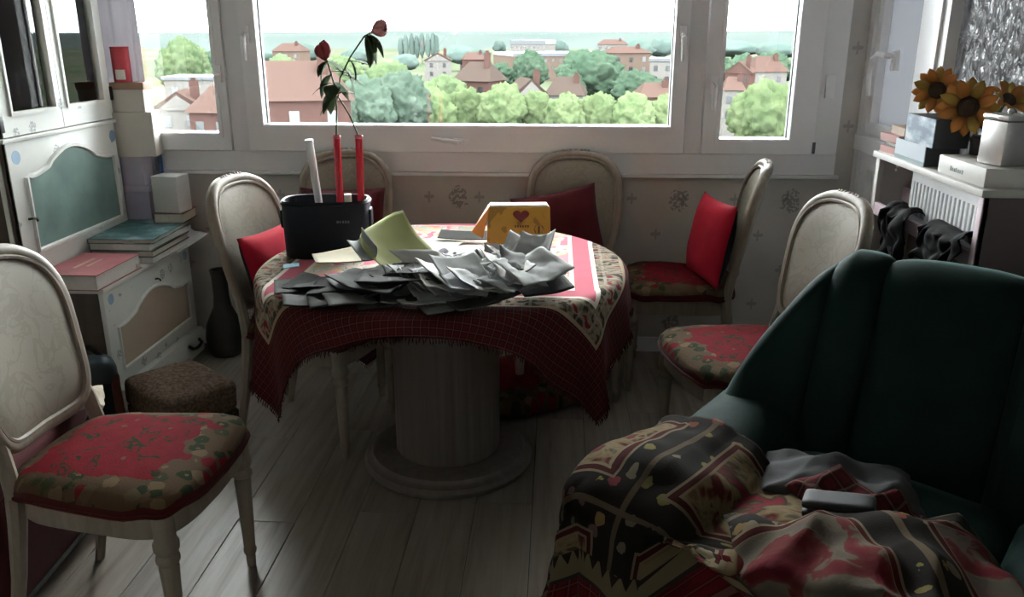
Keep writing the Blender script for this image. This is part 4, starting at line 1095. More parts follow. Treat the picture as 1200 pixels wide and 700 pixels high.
obj('body', rbox(-0.12, 0.12, -0.07, 0.07, 0.0, 0.30, 0.06, 0.0), m_fabric('dark_blue_leather', (0.02, 0.026, 0.036), 0.1, 60.0, 0.2, 0.45), hb, ang=70)
obj('flap', rbox(-0.122, 0.122, -0.076, 0.06, 0.20, 0.325, 0.05), m_fabric('grey_teal_leather', (0.045, 0.065, 0.07), 0.1, 60.0, 0.2, 0.4), hb, ang=70)
obj('clasp', box(-0.018, 0.018, -0.092, -0.074, 0.20, 0.245, 0.005), simple('silver', (0.8, 0.8, 0.8), 0.2, 0.02, 5, Metallic=1.0), hb)
obj('side_panel', rbox(0.085, 0.125, -0.066, 0.066, 0.0, 0.26, 0.03), m_fabric('red_brown_leather', (0.10, 0.03, 0.02), 0.1, 60.0, 0.2, 0.45), hb, ang=70)
obj('strap', tube([(-0.10, 0, 0.29), (-0.09, 0, 0.34), (-0.03, 0.02, 0.36), (0.04, 0.02, 0.355), (0.10, 0, 0.29)], 0.009, 8), m_fabric('dark_strap', (0.03, 0.03, 0.035), 0.1), hb)
cc = obj('cloth', xf(sheet_geo(0.17, 0.11, 24, -0.02, 0.0, 0.016, 3.0)), m_fabric('cream_cloth', (0.50, 0.44, 0.36), 0.1), None, (-1.50, 2.62, 0.27), (R(8), R(-10), R(25)), solid=0.02, ang=80)
tag(cc, 'folded cream cloth behind the seat of the foreground chair', 'cloth')
cc.location = (-1.42, 2.20, 0.462)
ot = thing('ottoman', 'dark burgundy box ottoman on the floor at the left edge', 'ottoman', (-1.62, 2.02, 0), R(4))
obj('box', rbox(-0.20, 0.20, -0.26, 0.24, 0.03, 0.36, 0.03), m_fabric('burgundy_cover', (0.055, 0.012, 0.014), 0.2), ot, ang=70)
obj('lid', rbox(-0.21, 0.21, -0.27, 0.25, 0.355, 0.43, 0.03, 0.008), m_fabric('burgundy_lid', (0.07, 0.016, 0.018), 0.2), ot, ang=70)
obj('metal_strip', tube([(0.206, -0.24, 0.05), (0.207, 0.22, 0.05)], 0.006, 6), simple('dull_metal', (0.4, 0.4, 0.4), 0.3, 0.02, 5, Metallic=1.0), ot)
pc = obj('folded_blanket', rbox(-0.16, 0.16, -0.18, 0.18, 0.0, 0.07, 0.03, 0.01), MT['tartan'], None, (-1.62, 2.0, 0.437), (0, 0, R(8)), ang=70)
tag(pc, 'folded dark patterned blanket on the burgundy ottoman', 'blanket')

# ================================================================== RIGHT SHELF
MT['pinkpaint'] = simple('pale_pink_paint', (0.58, 0.46, 0.52), 0.5, 0.06, 6)
MT['mauve'] = simple('mauve_brown_end', (0.115, 0.085, 0.088), 0.6, 0.10, 3)
MT['shelfwhite'] = simple('off_white_board', (0.56, 0.54, 0.51), 0.5, 0.06, 6)
su = thing('shelf_unit', 'painted open shelf unit in front of the obscure glass', 'shelf unit', (0, 0, 0))
UX0, UX1, UY0, UY1, UZ = 1.2, 1.352, 2.375, 3.195, 1.087
obj('top_board', box(UX0 - 0.012, UX1 + 0.006, UY0 - 0.012, UY1 + 0.01, UZ - 0.022, UZ, 0.004), MT['shelfwhite'], su)
obj('end_panel', box(UX0 + 0.004, UX1, UY0, UY0 + 0.02, 0.0, UZ - 0.022), MT['mauve'], su, smooth=False)
obj('end_panel', box(UX0 + 0.004, UX1, UY1 - 0.02, UY1, 0.0, UZ - 0.022), MT['shelfwhite'], su, smooth=False)
obj('front_post', box(UX0, UX0 + 0.02, UY0, UY0 + 0.028, 0.0, UZ - 0.022, 0.003), MT['pinkpaint'], su)
obj('front_post', box(UX0, UX0 + 0.02, UY1 - 0.03, UY1, 0.0, UZ - 0.022, 0.003), MT['shelfwhite'], su)
obj('shelf_board', box(UX0 + 0.022, UX1 - 0.004, UY0 + 0.021, UY1 - 0.021, 0.862, 0.878), MT['pinkpaint'], su, smooth=False)
obj('front_rail', box(UX0 + 0.001, UX0 + 0.02, UY0 + 0.028, UY1 - 0.03, 0.855, 0.90, 0.003), MT['pinkpaint'], su)
obj('back_rail', box(UX1 - 0.05, UX1 - 0.035, 2.93, UY1 - 0.022, 0.88, 0.955, 0.003), MT['pinkpaint'], su)
obj('lower_shelf', box(UX0 + 0.022, UX1 - 0.004, UY0 + 0.021, UY1 - 0.021, 0.42, 0.436), MT['mauve'], su, smooth=False)
obj('back_board', box(UX1 - 0.004, UX1 + 0.003, UY0 + 0.02, UY1 - 0.02, 0.0, UZ - 0.022), MT['mauve'], su, smooth=False)
obj('cup_hook', tube([(UX0 + 0.03, 3.07, UZ - 0.022), (UX0 + 0.03, 3.07, UZ - 0.04), (UX0 + 0.03, 3.082, UZ - 0.05), (UX0 + 0.03, 3.07, UZ - 0.058)], 0.004, 6), simple('brass_hook', (0.6, 0.55, 0.45), 0.3, 0.02, 5, Metallic=1.0), su)
ra = thing('heater', 'white slatted heater inside the shelf unit under its top', 'heater', (0, 0, 0))
obj('casing', frame_rect('x', UX0 + 0.034, UX0 + 0.052, 2.42, 2.94, 0.885, 1.055, 0.02, 0.02, 0.02, 0.035), MT['pvc'], ra, smooth=False)
obj('core', box(UX0 + 0.06, UX0 + 0.09, 2.425, 2.935, 0.886, 1.05), simple('grey_core', (0.16, 0.16, 0.165), 0.6), ra, smooth=False)
slat = make_mesh('slat', *box(UX0 + 0.036, UX0 + 0.058, -0.0075, 0.0075, 0.905, 1.02, 0.002), MT['pvc'])
for k in range(17): link('slat', slat, ra, (0, 2.455 + k * 0.0285, 0))

# garments hung over the front rail
MT['blackcloth'] = m_fabric('black_cloth', (0.006, 0.006, 0.007), 0.05)
def garment(label, y0, y1, hin, hout, seed, skew):
    def fn(u, v):
        L = hin + hout + 0.05; t_ = v * L - hin
        y = y0 + (y1 - y0) * u + skew * (v - 0.4) + 0.03 * nz(u * 3, v * 3, seed, 1)
        fold = 0.014 * math.sin(u * 9 + v * 3 + seed + 3 * nz(u, v, seed, 3)) + 0.022 * nz(u * 6, v * 5, seed, 1)
        top = 0.913 + 0.02 * nz(u * 3, seed, 0, 1) + 0.045 * max(0, 0.3 - u) * (seed > 3)
        if t_ < 0: return (UX0 + 0.045 + 0.4 * abs(fold), y, max(0.885, top + t_ * 0.3)), (u, v)
        if t_ < 0.05: a = t_ / 0.05 * PI; return (UX0 + 0.0125 + 0.032 * math.cos(a), y, top + 0.02 * math.sin(a)), (u, v)
        d = t_ - 0.05; tap = 1 - 0.35 * abs(nz(u * 5, 1, seed, 1))
        return (UX0 - 0.022 - abs(fold) - 0.03 * d, y + 0.15 * d * math.sin(u * 9), top - d * tap), (u, v)
    o = obj('garment', grid(44, 30, fn), MT['blackcloth'], None, solid=0.004, ang=85)
    return tag(o, label, 'garment')
garment('black garment hanging over the left of the pink rail', 2.80, 2.99, 0.05, 0.20, 1.0, -0.08)
garment('black bunched garment over the right of the pink rail', 2.40, 2.66, 0.06, 0.12, 5.5, 0.03)

# things on the shelf top
ZT = UZ + 0.0005
book('paperback', 'pink paperback at the bottom of the far shelf stack', 0.14, 0.10, 0.024, bm_('salmon_cover', (0.42, 0.19, 0.17)), (1.215, 3.05, ZT), (0, 0, R(4)))
book('paperback', 'dark paperback in the middle of the far shelf stack', 0.15, 0.10, 0.018, bm_('charcoal_cover', (0.05, 0.045, 0.045)), (1.21, 3.042, ZT + 0.0245), (0, 0, R(-3)), spine='+x')
book('paperback', 'rose paperback second from the top of the far shelf stack', 0.15, 0.10, 0.026, bm_('rose_cover', (0.40, 0.17, 0.15)), (1.21, 3.04, ZT + 0.043), (0, 0, R(3)))
book('paperback', 'tan paperback topping the far shelf stack', 0.14, 0.10, 0.028, bm_('tan_cover', (0.28, 0.18, 0.11)), (1.225, 3.035, ZT + 0.0695), (0, 0, R(-3)))
t_ = NT('blue_landscape_print'); o_ = t_.coord()
MT['landscape'] = t_.done(t_.bsdf(t_.ramp(t_.noise(t_.mapping(o_, (10, 10, 28)), 1.0, 3), [(0.4, (0.12, 0.17, 0.24)), (0.52, (0.30, 0.38, 0.46)), (0.62, (0.55, 0.58, 0.60))]), 0.35))
MT['darkbox'] = simple('black_card', (0.012, 0.013, 0.015), 0.5)
def printed_box(label, y0, y1, z0, z1, front, rz, depth=0.11, tilt=0.0):
    t = thing('box', label, 'box', (1.199, (y0 + y1) / 2, z0), rot=(0, tilt, rz))
    L = y1 - y0; h = z1 - z0
    obj('body', box(0.003, depth, -L / 2, L / 2, 0, h, 0.002), MT['darkbox'], t)
    obj('front_print', box(0.0, 0.0032, -L / 2, L / 2, 0.0, h), front, t, smooth=False)
    return t
t_ = NT('pale_sky_print'); o_ = t_.coord(); zz_ = t_.sep(o_)[2]
MT['skyprint'] = t_.done(t_.bsdf(t_.mix(t_.lt(zz_, 0.014), (0.58, 0.64, 0.70), (0.24, 0.32, 0.34)), 0.35))
printed_box('black box with a pale blue printed side, lower of the pair on the shelf', 2.79, 3.035, ZT, ZT + 0.066, MT['skyprint'], R(0), tilt=R(0))
printed_box('black box with a blue landscape side, upper of the pair on the shelf', 2.735, 2.975, ZT + 0.0665, ZT + 0.157, MT['landscape'], R(-2))
wb = thing('white_box', 'long white box with a dark printed mark at the near shelf end', 'box', (1.203, 2.393, ZT), 0)
obj('body', box(0, 0.145, 0, 0.30, 0, 0.055, 0.004), simple('white_carton', (0.55, 0.53, 0.50), 0.45, 0.04, 8), wb)
MT['mark'] = simple('grey_print', (0.14, 0.14, 0.15), 0.5)
for k, (wd, hh) in enumerate([(0.009, 0.014), (0.007, 0.010), (0.008, 0.010), (0.005, 0.013), (0.008, 0.010), (0.007, 0.010), (0.009, 0.012)]):
    obj('printed_mark', box(-0.0008, 0.0004, 0.215 - k * 0.0125 - wd, 0.215 - k * 0.0125, 0.018, 0.018 + hh), MT['mark'], wb, smooth=False)
sil = simple('brushed_silver', (0.55, 0.54, 0.52), 0.32, 0.08, 30, Metallic=0.85)
ti = thing('caddy_tin', 'square silver tin on the long white box', 'tin', (1.285, 2.475, ZT + 0.056), R(12))
obj('body', box(-0.045, 0.045, -0.05, 0.05, 0, 0.125, 0.008), sil, ti)
obj('lid', box(-0.047, 0.047, -0.052, 0.052, 0.126, 0.142, 0.006), sil, ti)
obj('knob', lathe([(0.006, 0.142), (0.010, 0.150), (0.006, 0.157)], 12), sil, ti)
po_ = thing('flower_pot', 'black flower pot behind the printed boxes on the shelf', 'pot', (1.322, 2.69, ZT))
obj('body', lathe([(0.0, 0), (0.026, 0), (0.029, 0.06), (0.030, 0.11), (0.026, 0.11), (0.022, 0.03), (0.0, 0.03)], 28, cap=False), MT['darkbox'], po_)
obj('rim', lathe([(0.029, 0.104), (0.032, 0.108), (0.029, 0.113)], 28), MT['darkbox'], po_)
MT['petal'] = simple('sunflower_petal', (0.42, 0.16, 0.025), 0.6, 0.22, 18)
MT['petal2'] = simple('sunflower_petal_yellow', (0.33, 0.20, 0.03), 0.6, 0.2, 18)
MT['disc'] = simple('sunflower_disc', (0.045, 0.025, 0.015), 0.9, 0.3, 60, 0.6, 120)
MT['stem'] = simple('plant_stem', (0.06, 0.10, 0.035), 0.7)
MT['leafdk'] = simple('dull_leaf', (0.085, 0.13, 0.07), 0.8, 0.25, 20, Specular_IOR_Level=0.08)
def petal_fn(L, W):
    def fn(u, v):
        w = math.sin(PI * min(1, v * 0.92 + 0.08)) ** 0.7; x = (u - 0.5) * W * w
        return (x, v * L, 0.012 * math.sin(v * 2.6) - 14 * x * x + 0.004 * v), (u, v)
    return fn
def sunflower(label, c, face, r, foot, npet=15):
    t = thing('sunflower', label, 'flower', c, rot=Vector(face).to_track_quat('Z', 'Y').to_euler(), group='artificial sunflowers on the shelf')
    g = grid(4, 6, petal_fn(r * 0.72, r * 0.42))
    m1 = make_mesh('petal', g[0], g[1], MT['petal'], smooth=True); m2 = make_mesh('petal', g[0], g[1], MT['petal2'], smooth=True)
    for k in range(npet):
        a = 2 * PI * k / npet
        link('petal', m1 if k % 3 else m2, t, (-math.sin(a) * r * 0.32, math.cos(a) * r * 0.32, 0.002 * (k % 2)), (R(12 * (k % 2)), 0, a), 0.0012)
    obj('disc', lathe([(0.0, 0.016), (r * 0.2, 0.015), (r * 0.34, 0.008), (r * 0.38, 0.0), (r * 0.3, -0.006), (0.0, -0.008)], 24, cap=False), MT['disc'], t)
    M = (Matrix.Translation(c) @ Vector(face).to_track_quat('Z', 'Y').to_matrix().to_4x4()).inverted()
    pts = [M @ Vector(p) for p in (Vector(c) - Vector(face).normalized() * 0.008, (Vector(c) + Vector(foot)) / 2 - Vector(face).normalized() * 0.02 + Vector((0, 0, 0.01)), Vector(foot))]
    obj('stem', tube(pts, [0.004, 0.0045, 0.0045], 8), MT['stem'], t)
    return t
sunflower('sunflower nearest the door, left of the three', (1.300, 3.00, 1.318), (-0.55, -0.85, 0.10), 0.078, (1.318, 2.70, 1.15), 15)
sunflower('largest sunflower, in the middle of the three', (1.285, 2.73, 1.285), (-0.50, -0.86, 0.05), 0.088, (1.320, 2.69, 1.15), 16)
sunflower('small sunflower turned away, right of the three', (1.335, 2.60, 1.315), (0.25, -0.75, 0.6), 0.062, (1.326, 2.685, 1.15), 13)

# ================================================================== ON THE TABLE
ZB = TZ + 0.004
# ---- dark oval planter box
def oval(hx, hy, n=56, e=0.62):
    return [Vector((math.copysign(abs(math.cos(a)) ** e, math.cos(a)) * hx, math.copysign(abs(math.sin(a)) ** e, math.sin(a)) * hy, 0)) for a in [2 * PI * k / n for k in range(n)]]
t_ = NT('black_leatherette'); o_ = t_.coord()
MT['leatherette'] = t_.done(t_.bsdf((0.008, 0.011, 0.018), 0.5, t_.bump(t_.vor(o_, 260.0), 0.25, 0.002), Specular_IOR_Level=0.2))
pb = thing('planter_box', 'dark navy oval box holding tubes on the left of the table', 'planter', (-0.80, 2.84, ZB), R(6))
ov = oval(0.148, 0.085)
rings = [ZR([p * 0.96 for p in ov], 0.0), ZR(ov, 0.006), ZR([p * 1.02 for p in ov], 0.195), ZR([p * 1.0 for p in ov], 0.2), ZR([p * 0.95 for p in ov], 0.198), ZR([p * 0.90 for p in ov], 0.02), ZR([p * 0.2 for p in ov], 0.016)]
obj('body', ring_loft(rings), MT['leatherette'], pb)
obj('rim_band', tube([Vector((p.x * 1.015, p.y * 1.015, 0.19)) for p in ov], 0.006, 6, closed=True), MT['leatherette'], pb)
for s in (-1, 1): obj('side_tab', box(s * 0.146 - 0.012, s * 0.146 + 0.012, -0.03, 0.03, 0.10, 0.165, 0.008), MT['leatherette'], pb)
for k, wd in enumerate((0.007, 0.005, 0.006, 0.006, 0.005)):
    obj('printed_mark', box(0.045 + k * 0.0095, 0.045 + k * 0.0095 + wd, -0.0868, -0.0855, 0.128, 0.136), simple('grey_mark', (0.22, 0.22, 0.23), 0.4) if k == 0 else bpy.data.materials['grey_mark'], pb, smooth=False)
MT['redtube'] = simple('glossy_red_tube', (0.50, 0.018, 0.035), 0.25, 0.05, 4)
def red_tube(label, x, y, tilt):
    t = thing('flower_tube', label, 'tube', (x, y, ZB + 0.0185), rot=(0, tilt, 0), group='red flower tubes in the planter')
    obj('barrel', lathe([(0.0, 0), (0.011, 0), (0.0125, 0.003), (0.0125, 0.392), (0.0105, 0.392), (0.0105, 0.02), (0.0, 0.02)], 20, cap=False), MT['redtube'], t)
    obj('lip', lathe([(0.0125, 0.385), (0.0145, 0.389), (0.0145, 0.394), (0.0125, 0.397)], 20, cap=False), simple('pink_lip', (0.62, 0.12, 0.16), 0.3), t)
    return t
red_tube('red tube with the dark rose, left of the pair', -0.755, 2.85, R(0.5)); red_tube('red tube with the pale rose, right of the pair', -0.685, 2.865, R(1))
wt = thing('white_tube', 'white tapering tube standing in the dark planter', 'tube', (-0.812, 2.84, ZB + 0.0185), rot=(0, R(-5), 0))
obj('barrel', lathe([(0.010, 0), (0.0125, 0.01), (0.0135, 0.36), (0.0125, 0.37)], 18), simple('white_plastic', (0.70, 0.70, 0.69), 0.3, 0.03, 5), wt)
obj('tip', lathe([(0.0135, 0.37), (0.0145, 0.375), (0.0145, 0.382), (0.012, 0.385)], 18), simple('white_tip', (0.72, 0.72, 0.71), 0.3, 0.02, 5), wt)
bt = thing('bottle', 'little pale bottle with a cap in the dark planter', 'bottle', (-0.712, 2.80, ZB + 0.0185))
obj('body', lathe([(0.018, 0), (0.02, 0.005), (0.02, 0.14), (0.012, 0.16), (0.010, 0.17)], 18), simple('pale_bottle', (0.55, 0.58, 0.50), 0.3), bt)
obj('cap', lathe([(0.0125, 0.165), (0.0125, 0.20), (0.011, 0.203)], 18), simple('cream_cap', (0.62, 0.58, 0.48), 0.35), bt)
# ---- two dried roses
MT['rose'] = simple('dark_rose', (0.30, 0.03, 0.045), 0.7, 0.25, 60); MT['rose2'] = simple('dry_rose', (0.50, 0.22, 0.22), 0.7, 0.25, 60)
def leaf_fn(L, W, droop):
    def fn(u, v):
        w = math.sin(PI * v ** 0.8) ** 0.8 * (1 - 0.15 * v); x = (u - 0.5) * W * w
        return (x, v * L, -droop * v * v + 6 * x * x * (1 if droop > 0 else 1)), (u, v)
    return fn
lf1 = grid(4, 8, leaf_fn(0.054, 0.042, 0.018)); leaf_me = make_mesh('leaf', lf1[0], lf1[1], MT['leafdk'])
def rpet(u, v):
    a = (u - 0.5) * 2.2; r = 0.016 + 0.006 * math.sin(v * PI); z = v * 0.036
    k = r * (0.55 + 0.6 * math.sin(v * 2.2))
    return (k * math.sin(a), k * math.cos(a), z - 0.004 * abs(a)), (u, v)
rp = grid(6, 6, rpet)
def rose(label, base, pts, head_dir, m, leaves, hs=1.0):
    t = thing('rose', label, 'flower', base, group='dried roses in the red tubes')
    B = Vector(base); P = [Vector(p) - B for p in pts]
    obj('stem', tube(P, [0.0028] * len(P), 6), MT['stem'], t)
    me = make_mesh('petal', rp[0], rp[1], m)
    q = Vector(head_dir).to_track_quat('Z', 'Y').to_euler(); H = P[-1]
    hd = obj('flower_head', lathe([(0.003, -0.012), (0.009, -0.004), (0.012, 0.004), (0.009, 0.022), (0.004, 0.030)], 12), m, t, H, q)
    hd.scale = (hs, hs, hs)
    for k in range(9):
        o = link('petal', me, hd, (0, 0, -0.004 + 0.001 * k), (R(-6 + (k % 3) * 6), 0, k * 2.399), 0.0008)
        o.scale = [(0.75, 0.95, 1.1)[k % 3]] * 3
    for (f_, yaw, pit, s) in leaves:
        i = f_ * (len(P) - 1); j = int(min(i, len(P) - 2)); p = P[j].lerp(P[j + 1], i - j)
        o = link('leaf', leaf_me, t, p, (R(pit), 0, R(yaw)), 0.0008); o.scale = (s * 1.45, s * 1.45, s * 1.45)
    return t
rose('dark red drooping rose in the left red tube', (-0.755, 2.85, ZB + 0.05), [(-0.755, 2.85, ZB + 0.05), (-0.752, 2.85, 1.17), (-0.745, 2.85, 1.26), (-0.748, 2.85, 1.34), (-0.765, 2.85, 1.41), (-0.775, 2.85, 1.43)], (-0.25, -0.1, 1), MT['rose'],
     [(0.50, 95, -30, 1.0), (0.52, 60, -50, 0.9), (0.55, 130, -40, 1.1), (0.62, 100, -10, 1.0), (0.63, 255, -30, 1.0), (0.70, 80, -45, 1.1), (0.72, 280, 10, 0.9), (0.86, 100, -55, 1.0), (0.86, 70, -35, 0.8), (0.9, 265, -20, 0.9), (0.60, 180, -20, 1.0)], 1.15)
rose('pale dry rose on the bent stem in the right red tube', (-0.685, 2.865, ZB + 0.05), [(-0.685, 2.865, ZB + 0.05), (-0.68, 2.865, 1.17), (-0.705, 2.86, 1.24), (-0.74, 2.86, 1.30), (-0.73, 2.86, 1.36), (-0.69, 2.86, 1.43), (-0.64, 2.86, 1.495), (-0.605, 2.86, 1.512)], (0.95, -0.1, 0.35), MT['rose2'],
     [(0.60, 270, -10, 1.0), (0.64, 275, -55, 1.1), (0.68, 260, 10, 1.0), (0.70, 290, -60, 1.0), (0.86, 265, -50, 1.2), (0.88, 285, -65, 1.2), (0.90, 250, -70, 1.3), (0.92, 300, -40, 1.1), (0.95, 280, -75, 1.2), (0.45, 250, 20, 0.8)], 1.1)

# ---- yellow paper bag
t_ = NT('yellow_printed_paper'); o_ = t_.coord()
ny = t_.noise(o_, 16.0, 3, 0.5, 0.6)
MT['bag'] = t_.done(t_.bsdf(t_.mix(t_.rng(ny, 0.56, 0.60, 0, 0.7), (0.66, 0.34, 0.045), (0.30, 0.15, 0.03)), 0.45, t_.bump(t_.noise(o_, 24.0, 3), 0.2, 0.01)))
MT['bagorange'] = simple('orange_paper', (0.78, 0.25, 0.03), 0.45, 0.06, 8)
MT['bagwhite'] = simple('white_paper_edge', (0.78, 0.74, 0.66), 0.6, 0.03, 8)
yb = thing('paper_bag', 'yellow printed paper bag with a heart mark standing on the table', 'bag', (-0.125, 2.79, ZB), R(5))
def bag_fn():
    v = []
    for (z, hx, hy, sx_) in ((0, 0.105, 0.05, 0), (0.06, 0.107, 0.052, 0), (0.15, 0.106, 0.040, 0.001), (0.186, 0.104, 0.028, 0.002), (0.192, 0.098, 0.022, 0.002)):
        for (a, b) in ((-1, -1), (-0.5, -1.02), (0, -1.03), (0.5, -1.02), (1, -1), (1.0, 0), (1, 1), (0, 1.03), (-1, 1), (-1.0, 0)):
            v.append(Vector((a * hx + sx_ + 0.003 * nz(a * 3, z * 20, 1), b * hy + 0.004 * nz(a * 4, z * 25, 7), z)))
    return [v[i * 10:(i + 1) * 10] for i in range(5)]
obj('body', ring_loft(bag_fn()), MT['bag'], yb, ang=45)
obj('top_fold', box(-0.097, 0.099, -0.024, 0.024, 0.189, 0.197, 0.003), MT['bagwhite'], yb)
obj('flap', ([(-0.098, -0.032, 0.192), (-0.10, 0.012, 0.194), (-0.16, -0.005, 0.10), (-0.122, -0.062, 0.092)], [(0, 1, 2, 3)]), MT['bagorange'], yb, smooth=False, solid=0.002)
hp = []
for k in range(40):
    a = 2 * PI * k / 40; hp.append((0.0018 * 16 * math.sin(a) ** 3 * 0.95, 0.0018 * (13 * math.cos(a) - 5 * math.cos(2 * a) - 2 * math.cos(3 * a) - math.cos(4 * a)) * 0.8))
MT['heart'] = simple('dark_red_print', (0.20, 0.02, 0.03), 0.5); MT['brownprint'] = simple('brown_print', (0.16, 0.075, 0.02), 0.5)
obj('heart_mark', prism(hp, 'y', -0.0012, 0.0012), MT['heart'], yb, (0.008, -0.0385, 0.163), (R(-15), 0, 0), smooth=False)
for k in range(6): obj('printed_letter', box(-0.02 + k * 0.0085, -0.0145 + k * 0.0085, -0.001, 0.001, -0.004, 0.004), MT['brownprint'], yb, (0.006, -0.0465, 0.128), (R(-8), 0, 0), smooth=False)
for s in (-1, 1): obj('printed_curve', tube([(s * 0.010, 0, 0.012), (s * 0.016, 0, 0), (s * 0.010, 0, -0.014)], 0.0018, 5), MT['brownprint'], yb, (0.068, -0.0475, 0.118), (R(-8), 0, 0))
obj('printed_stroke', box(-0.003, 0.003, -0.001, 0.001, -0.014, 0.010), MT['brownprint'], yb, (0.068, -0.0475, 0.118), (R(-8), 0, 0), smooth=False)

# ---- loose paper heap
PM = [simple('paper_%d' % i, c, 0.75, 0.06, 20, Specular_IOR_Level=0.1) for i, c in enumerate([(0.3910, 0.4080, 0.4080), (0.2890, 0.3060, 0.3060), (0.15, 0.158, 0.155), (0.4930, 0.4930, 0.4845), (0.3400, 0.3570, 0.3740), (0.045, 0.048, 0.045)])]  # paper tones, spread to put highlights and shadow into the heap
MT['lime'] = simple('lime_paper', (0.45, 0.48, 0.20), 0.7, 0.06, 10)
MT['creampaper'] = simple('cream_paper', (0.52, 0.47, 0.34), 0.7, 0.05, 10)
MT['pinkpaper'] = simple('pink_paper', (0.72, 0.30, 0.34), 0.7, 0.05, 10)
MT['bluepaper'] = simple('pale_blue_paper', (0.56, 0.66, 0.74), 0.6, 0.05, 10)
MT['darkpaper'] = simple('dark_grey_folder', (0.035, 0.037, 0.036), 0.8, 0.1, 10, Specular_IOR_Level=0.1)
def paper(label, w, h, mat, x, y, z, rx, ry, rz, bend=0.0, roll=0.0, crum=0.004, seed=0.0, bx=0.0, name='letter', cat='paper', group=None, solid=0.0022, n=16):
    o = obj(name, sheet_geo(w, h, n, bend, roll, crum, seed, bx), mat, None, (x, y, ZB + z), (R(rx), R(ry), R(rz)), solid=solid, ang=85)
    return tag(o, label, cat, group)
rp_ = random.Random(21)
GP = 'letters of the loose heap at the table front'
# left, dark flattened part of the heap
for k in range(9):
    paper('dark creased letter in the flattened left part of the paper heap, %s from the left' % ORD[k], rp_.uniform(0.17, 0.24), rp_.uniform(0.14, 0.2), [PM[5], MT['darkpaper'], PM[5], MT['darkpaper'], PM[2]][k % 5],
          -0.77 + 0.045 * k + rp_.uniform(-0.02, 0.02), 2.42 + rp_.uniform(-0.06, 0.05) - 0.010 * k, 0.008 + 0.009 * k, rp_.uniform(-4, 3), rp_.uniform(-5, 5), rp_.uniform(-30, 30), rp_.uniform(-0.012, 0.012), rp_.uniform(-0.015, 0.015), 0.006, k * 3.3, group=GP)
# right, bright crumpled part
for k in range(13):
    paper('pale folded letter fanned in the right part of the paper heap, %s from the left' % ORD[k], rp_.uniform(0.16, 0.23), rp_.uniform(0.10, 0.16), PM[[0, 3, 1, 3, 2, 0, 4][k % 7]],
          -0.36 + 0.025 * k + rp_.uniform(-0.02, 0.02), 2.34 + rp_.uniform(-0.05, 0.07), 0.022 + 0.007 * k * (1 if k < 8 else 0.75) + rp_.uniform(0, 0.012), rp_.uniform(6, 24), rp_.uniform(-18, 18), rp_.uniform(20, 70), rp_.uniform(0.004, 0.022), rp_.uniform(-0.02, 0.02), 0.014, 40 + k * 2.1, group=GP)
for k in range(7):
    paper('grey folded letter leaning up in mid heap, %s from the left' % ORD[k], rp_.uniform(0.15, 0.2), rp_.uniform(0.12, 0.16), PM[[1, 2, 0, 4, 1, 3, 0][k]],
          -0.46 + 0.032 * k, 2.34 + rp_.uniform(-0.03, 0.05), 0.03 + 0.008 * k, rp_.uniform(12, 30), rp_.uniform(-10, 12), rp_.uniform(28, 60), rp_.uniform(0.006, 0.02), rp_.uniform(-0.02, 0.02), 0.007, 90 + k * 1.7, group=GP)
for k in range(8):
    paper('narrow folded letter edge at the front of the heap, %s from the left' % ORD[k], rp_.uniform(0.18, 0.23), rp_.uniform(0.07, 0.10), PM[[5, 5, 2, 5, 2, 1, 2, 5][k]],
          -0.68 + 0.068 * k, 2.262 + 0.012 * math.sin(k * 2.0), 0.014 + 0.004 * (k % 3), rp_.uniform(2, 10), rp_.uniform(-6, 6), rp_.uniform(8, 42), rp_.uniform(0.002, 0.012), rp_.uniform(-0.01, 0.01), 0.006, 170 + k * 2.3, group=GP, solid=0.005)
for k in range(5):
    paper('crumpled pale sheet against the yellow bag, %s from the left' % ORD[k], rp_.uniform(0.13, 0.17), rp_.uniform(0.11, 0.14), PM[[3, 3, 0, 3, 0][k]],
          -0.20 + 0.035 * k, 2.55 + rp_.uniform(-0.03, 0.03), 0.05 + 0.012 * k, rp_.uniform(20, 48), rp_.uniform(-14, 14), rp_.uniform(-30, 40), rp_.uniform(0.01, 0.03), rp_.uniform(-0.02, 0.02), 0.014, 130 + k * 2.9, group=GP)
def patch(rows, lift=0.0, seed=0.0):
    Q = [[Vector(p) for p in r_] for r_ in rows]
    def qb(a, b, c, t_): return a * (2 * (t_ - 0.5) * (t_ - 1)) + b * (-4 * t_ * (t_ - 1)) + c * (2 * t_ * (t_ - 0.5))
    def fn(u, v):
        p = qb(*[qb(*r_, u) for r_ in Q], v)
        p.z += lift + 0.002 * nz(u * 5, v * 5, seed, 1); return tuple(p), (u, v)
    return fn
tag(obj('leaflet', grid(18, 22, patch([[(-0.582, 2.62, 0.90), (-0.538, 2.625, 0.930), (-0.49, 2.62, 0.948)], [(-0.602, 2.50, 0.860), (-0.506, 2.48, 0.842), (-0.397, 2.50, 0.869)], [(-0.436, 2.35, 0.785), (-0.341, 2.345, 0.79), (-0.25, 2.36, 0.815)]], 0.012)), MT['lime'], None, solid=0.0015, ang=85), 'lime yellow leaflet curling up from the paper heap', 'leaflet')
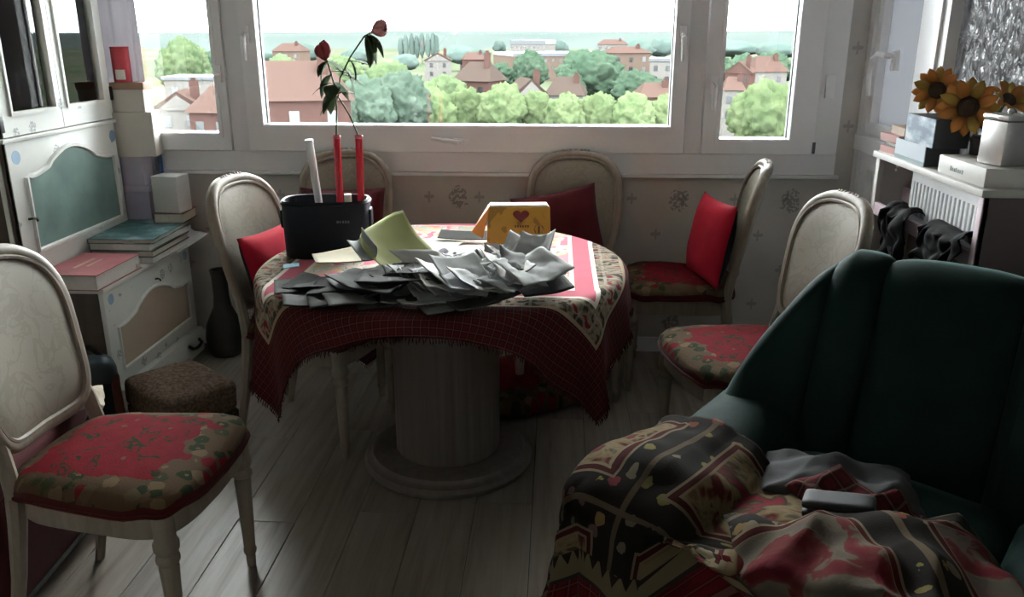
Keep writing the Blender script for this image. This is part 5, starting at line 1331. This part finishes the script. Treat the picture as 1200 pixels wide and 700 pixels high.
tag(obj('letter', grid(18, 18, patch([[(-0.513, 2.47, 0.850), (-0.433, 2.465, 0.854), (-0.361, 2.47, 0.852)], [(-0.425, 2.41, 0.805), (-0.346, 2.405, 0.812), (-0.281, 2.41, 0.830)], [(-0.367, 2.36, 0.788), (-0.277, 2.355, 0.80), (-0.175, 2.36, 0.848)]], 0.016, 4.0)), PM[3], None, solid=0.0015, ang=85), 'white letter lying in the curl of the lime leaflet', 'letter')
paper('cream envelope in front of the dark planter', 0.21, 0.13, MT['creampaper'], -0.66, 2.53, 0.075, 6, -4, 22, 0.006, 0.01, 0.003, 3.0, name='envelope', cat='envelope')
paper('rolled grey letter beside the lime leaflet', 0.10, 0.12, PM[1], -0.585, 2.50, 0.105, 24, -38, 20, 0.03, 0.0, 0.004, 8.0)
paper('small cyan edged card at the left of the paper heap', 0.05, 0.03, simple('cyan_card', (0.10, 0.42, 0.60), 0.5), -0.845, 2.545, 0.035, 8, -6, 15, 0.0, 0.0, 0.001, 8.0, name='card', cat='card')
paper('dark folder corner sticking out of the right end of the heap', 0.16, 0.12, MT['darkpaper'], -0.03, 2.37, 0.03, 4, -6, 18, 0.006, 0.0, 0.003, 9.0, name='folder', cat='folder', solid=0.006)
paper('pink sheet lying flat behind the paper heap', 0.22, 0.15, MT['pinkpaper'], -0.36, 2.86, 0.006, 0, 0, 12, 0.0, 0.003, 0.001, 12.0)
paper('pale blue leaflet lying left of the yellow bag', 0.16, 0.20, MT['bluepaper'], -0.25, 2.79, 0.012, 3, -3, -18, 0.004, 0.004, 0.002, 15.0, name='leaflet', cat='leaflet')
paper('white sheet lying flat behind the pink sheet', 0.24, 0.16, PM[3], -0.47, 2.97, 0.004, 0, 0, -8, 0.0, 0.0, 0.001, 18.0)
paper('large white sheet flat beneath the middle of the heap', 0.30, 0.21, PM[3], -0.44, 2.70, 0.005, 0, 0, 10, 0.0, 0.0, 0.001, 22.0)
paper('grey brochure with raised edge at the back of the table', 0.20, 0.07, PM[5], -0.34, 3.06, 0.02, 14, 0, -4, 0.004, 0.0, 0.001, 25.0, name='brochure', cat='brochure')
paper('crumpled clear plastic wrapper in the middle of the table', 0.12, 0.10, m_frost('clear_grey_wrap', (0.42, 0.42, 0.45)), -0.325, 2.63, 0.045, 10, 6, 30, 0.01, 0.01, 0.04, 28.0, name='wrapper', cat='wrapper', n=22)
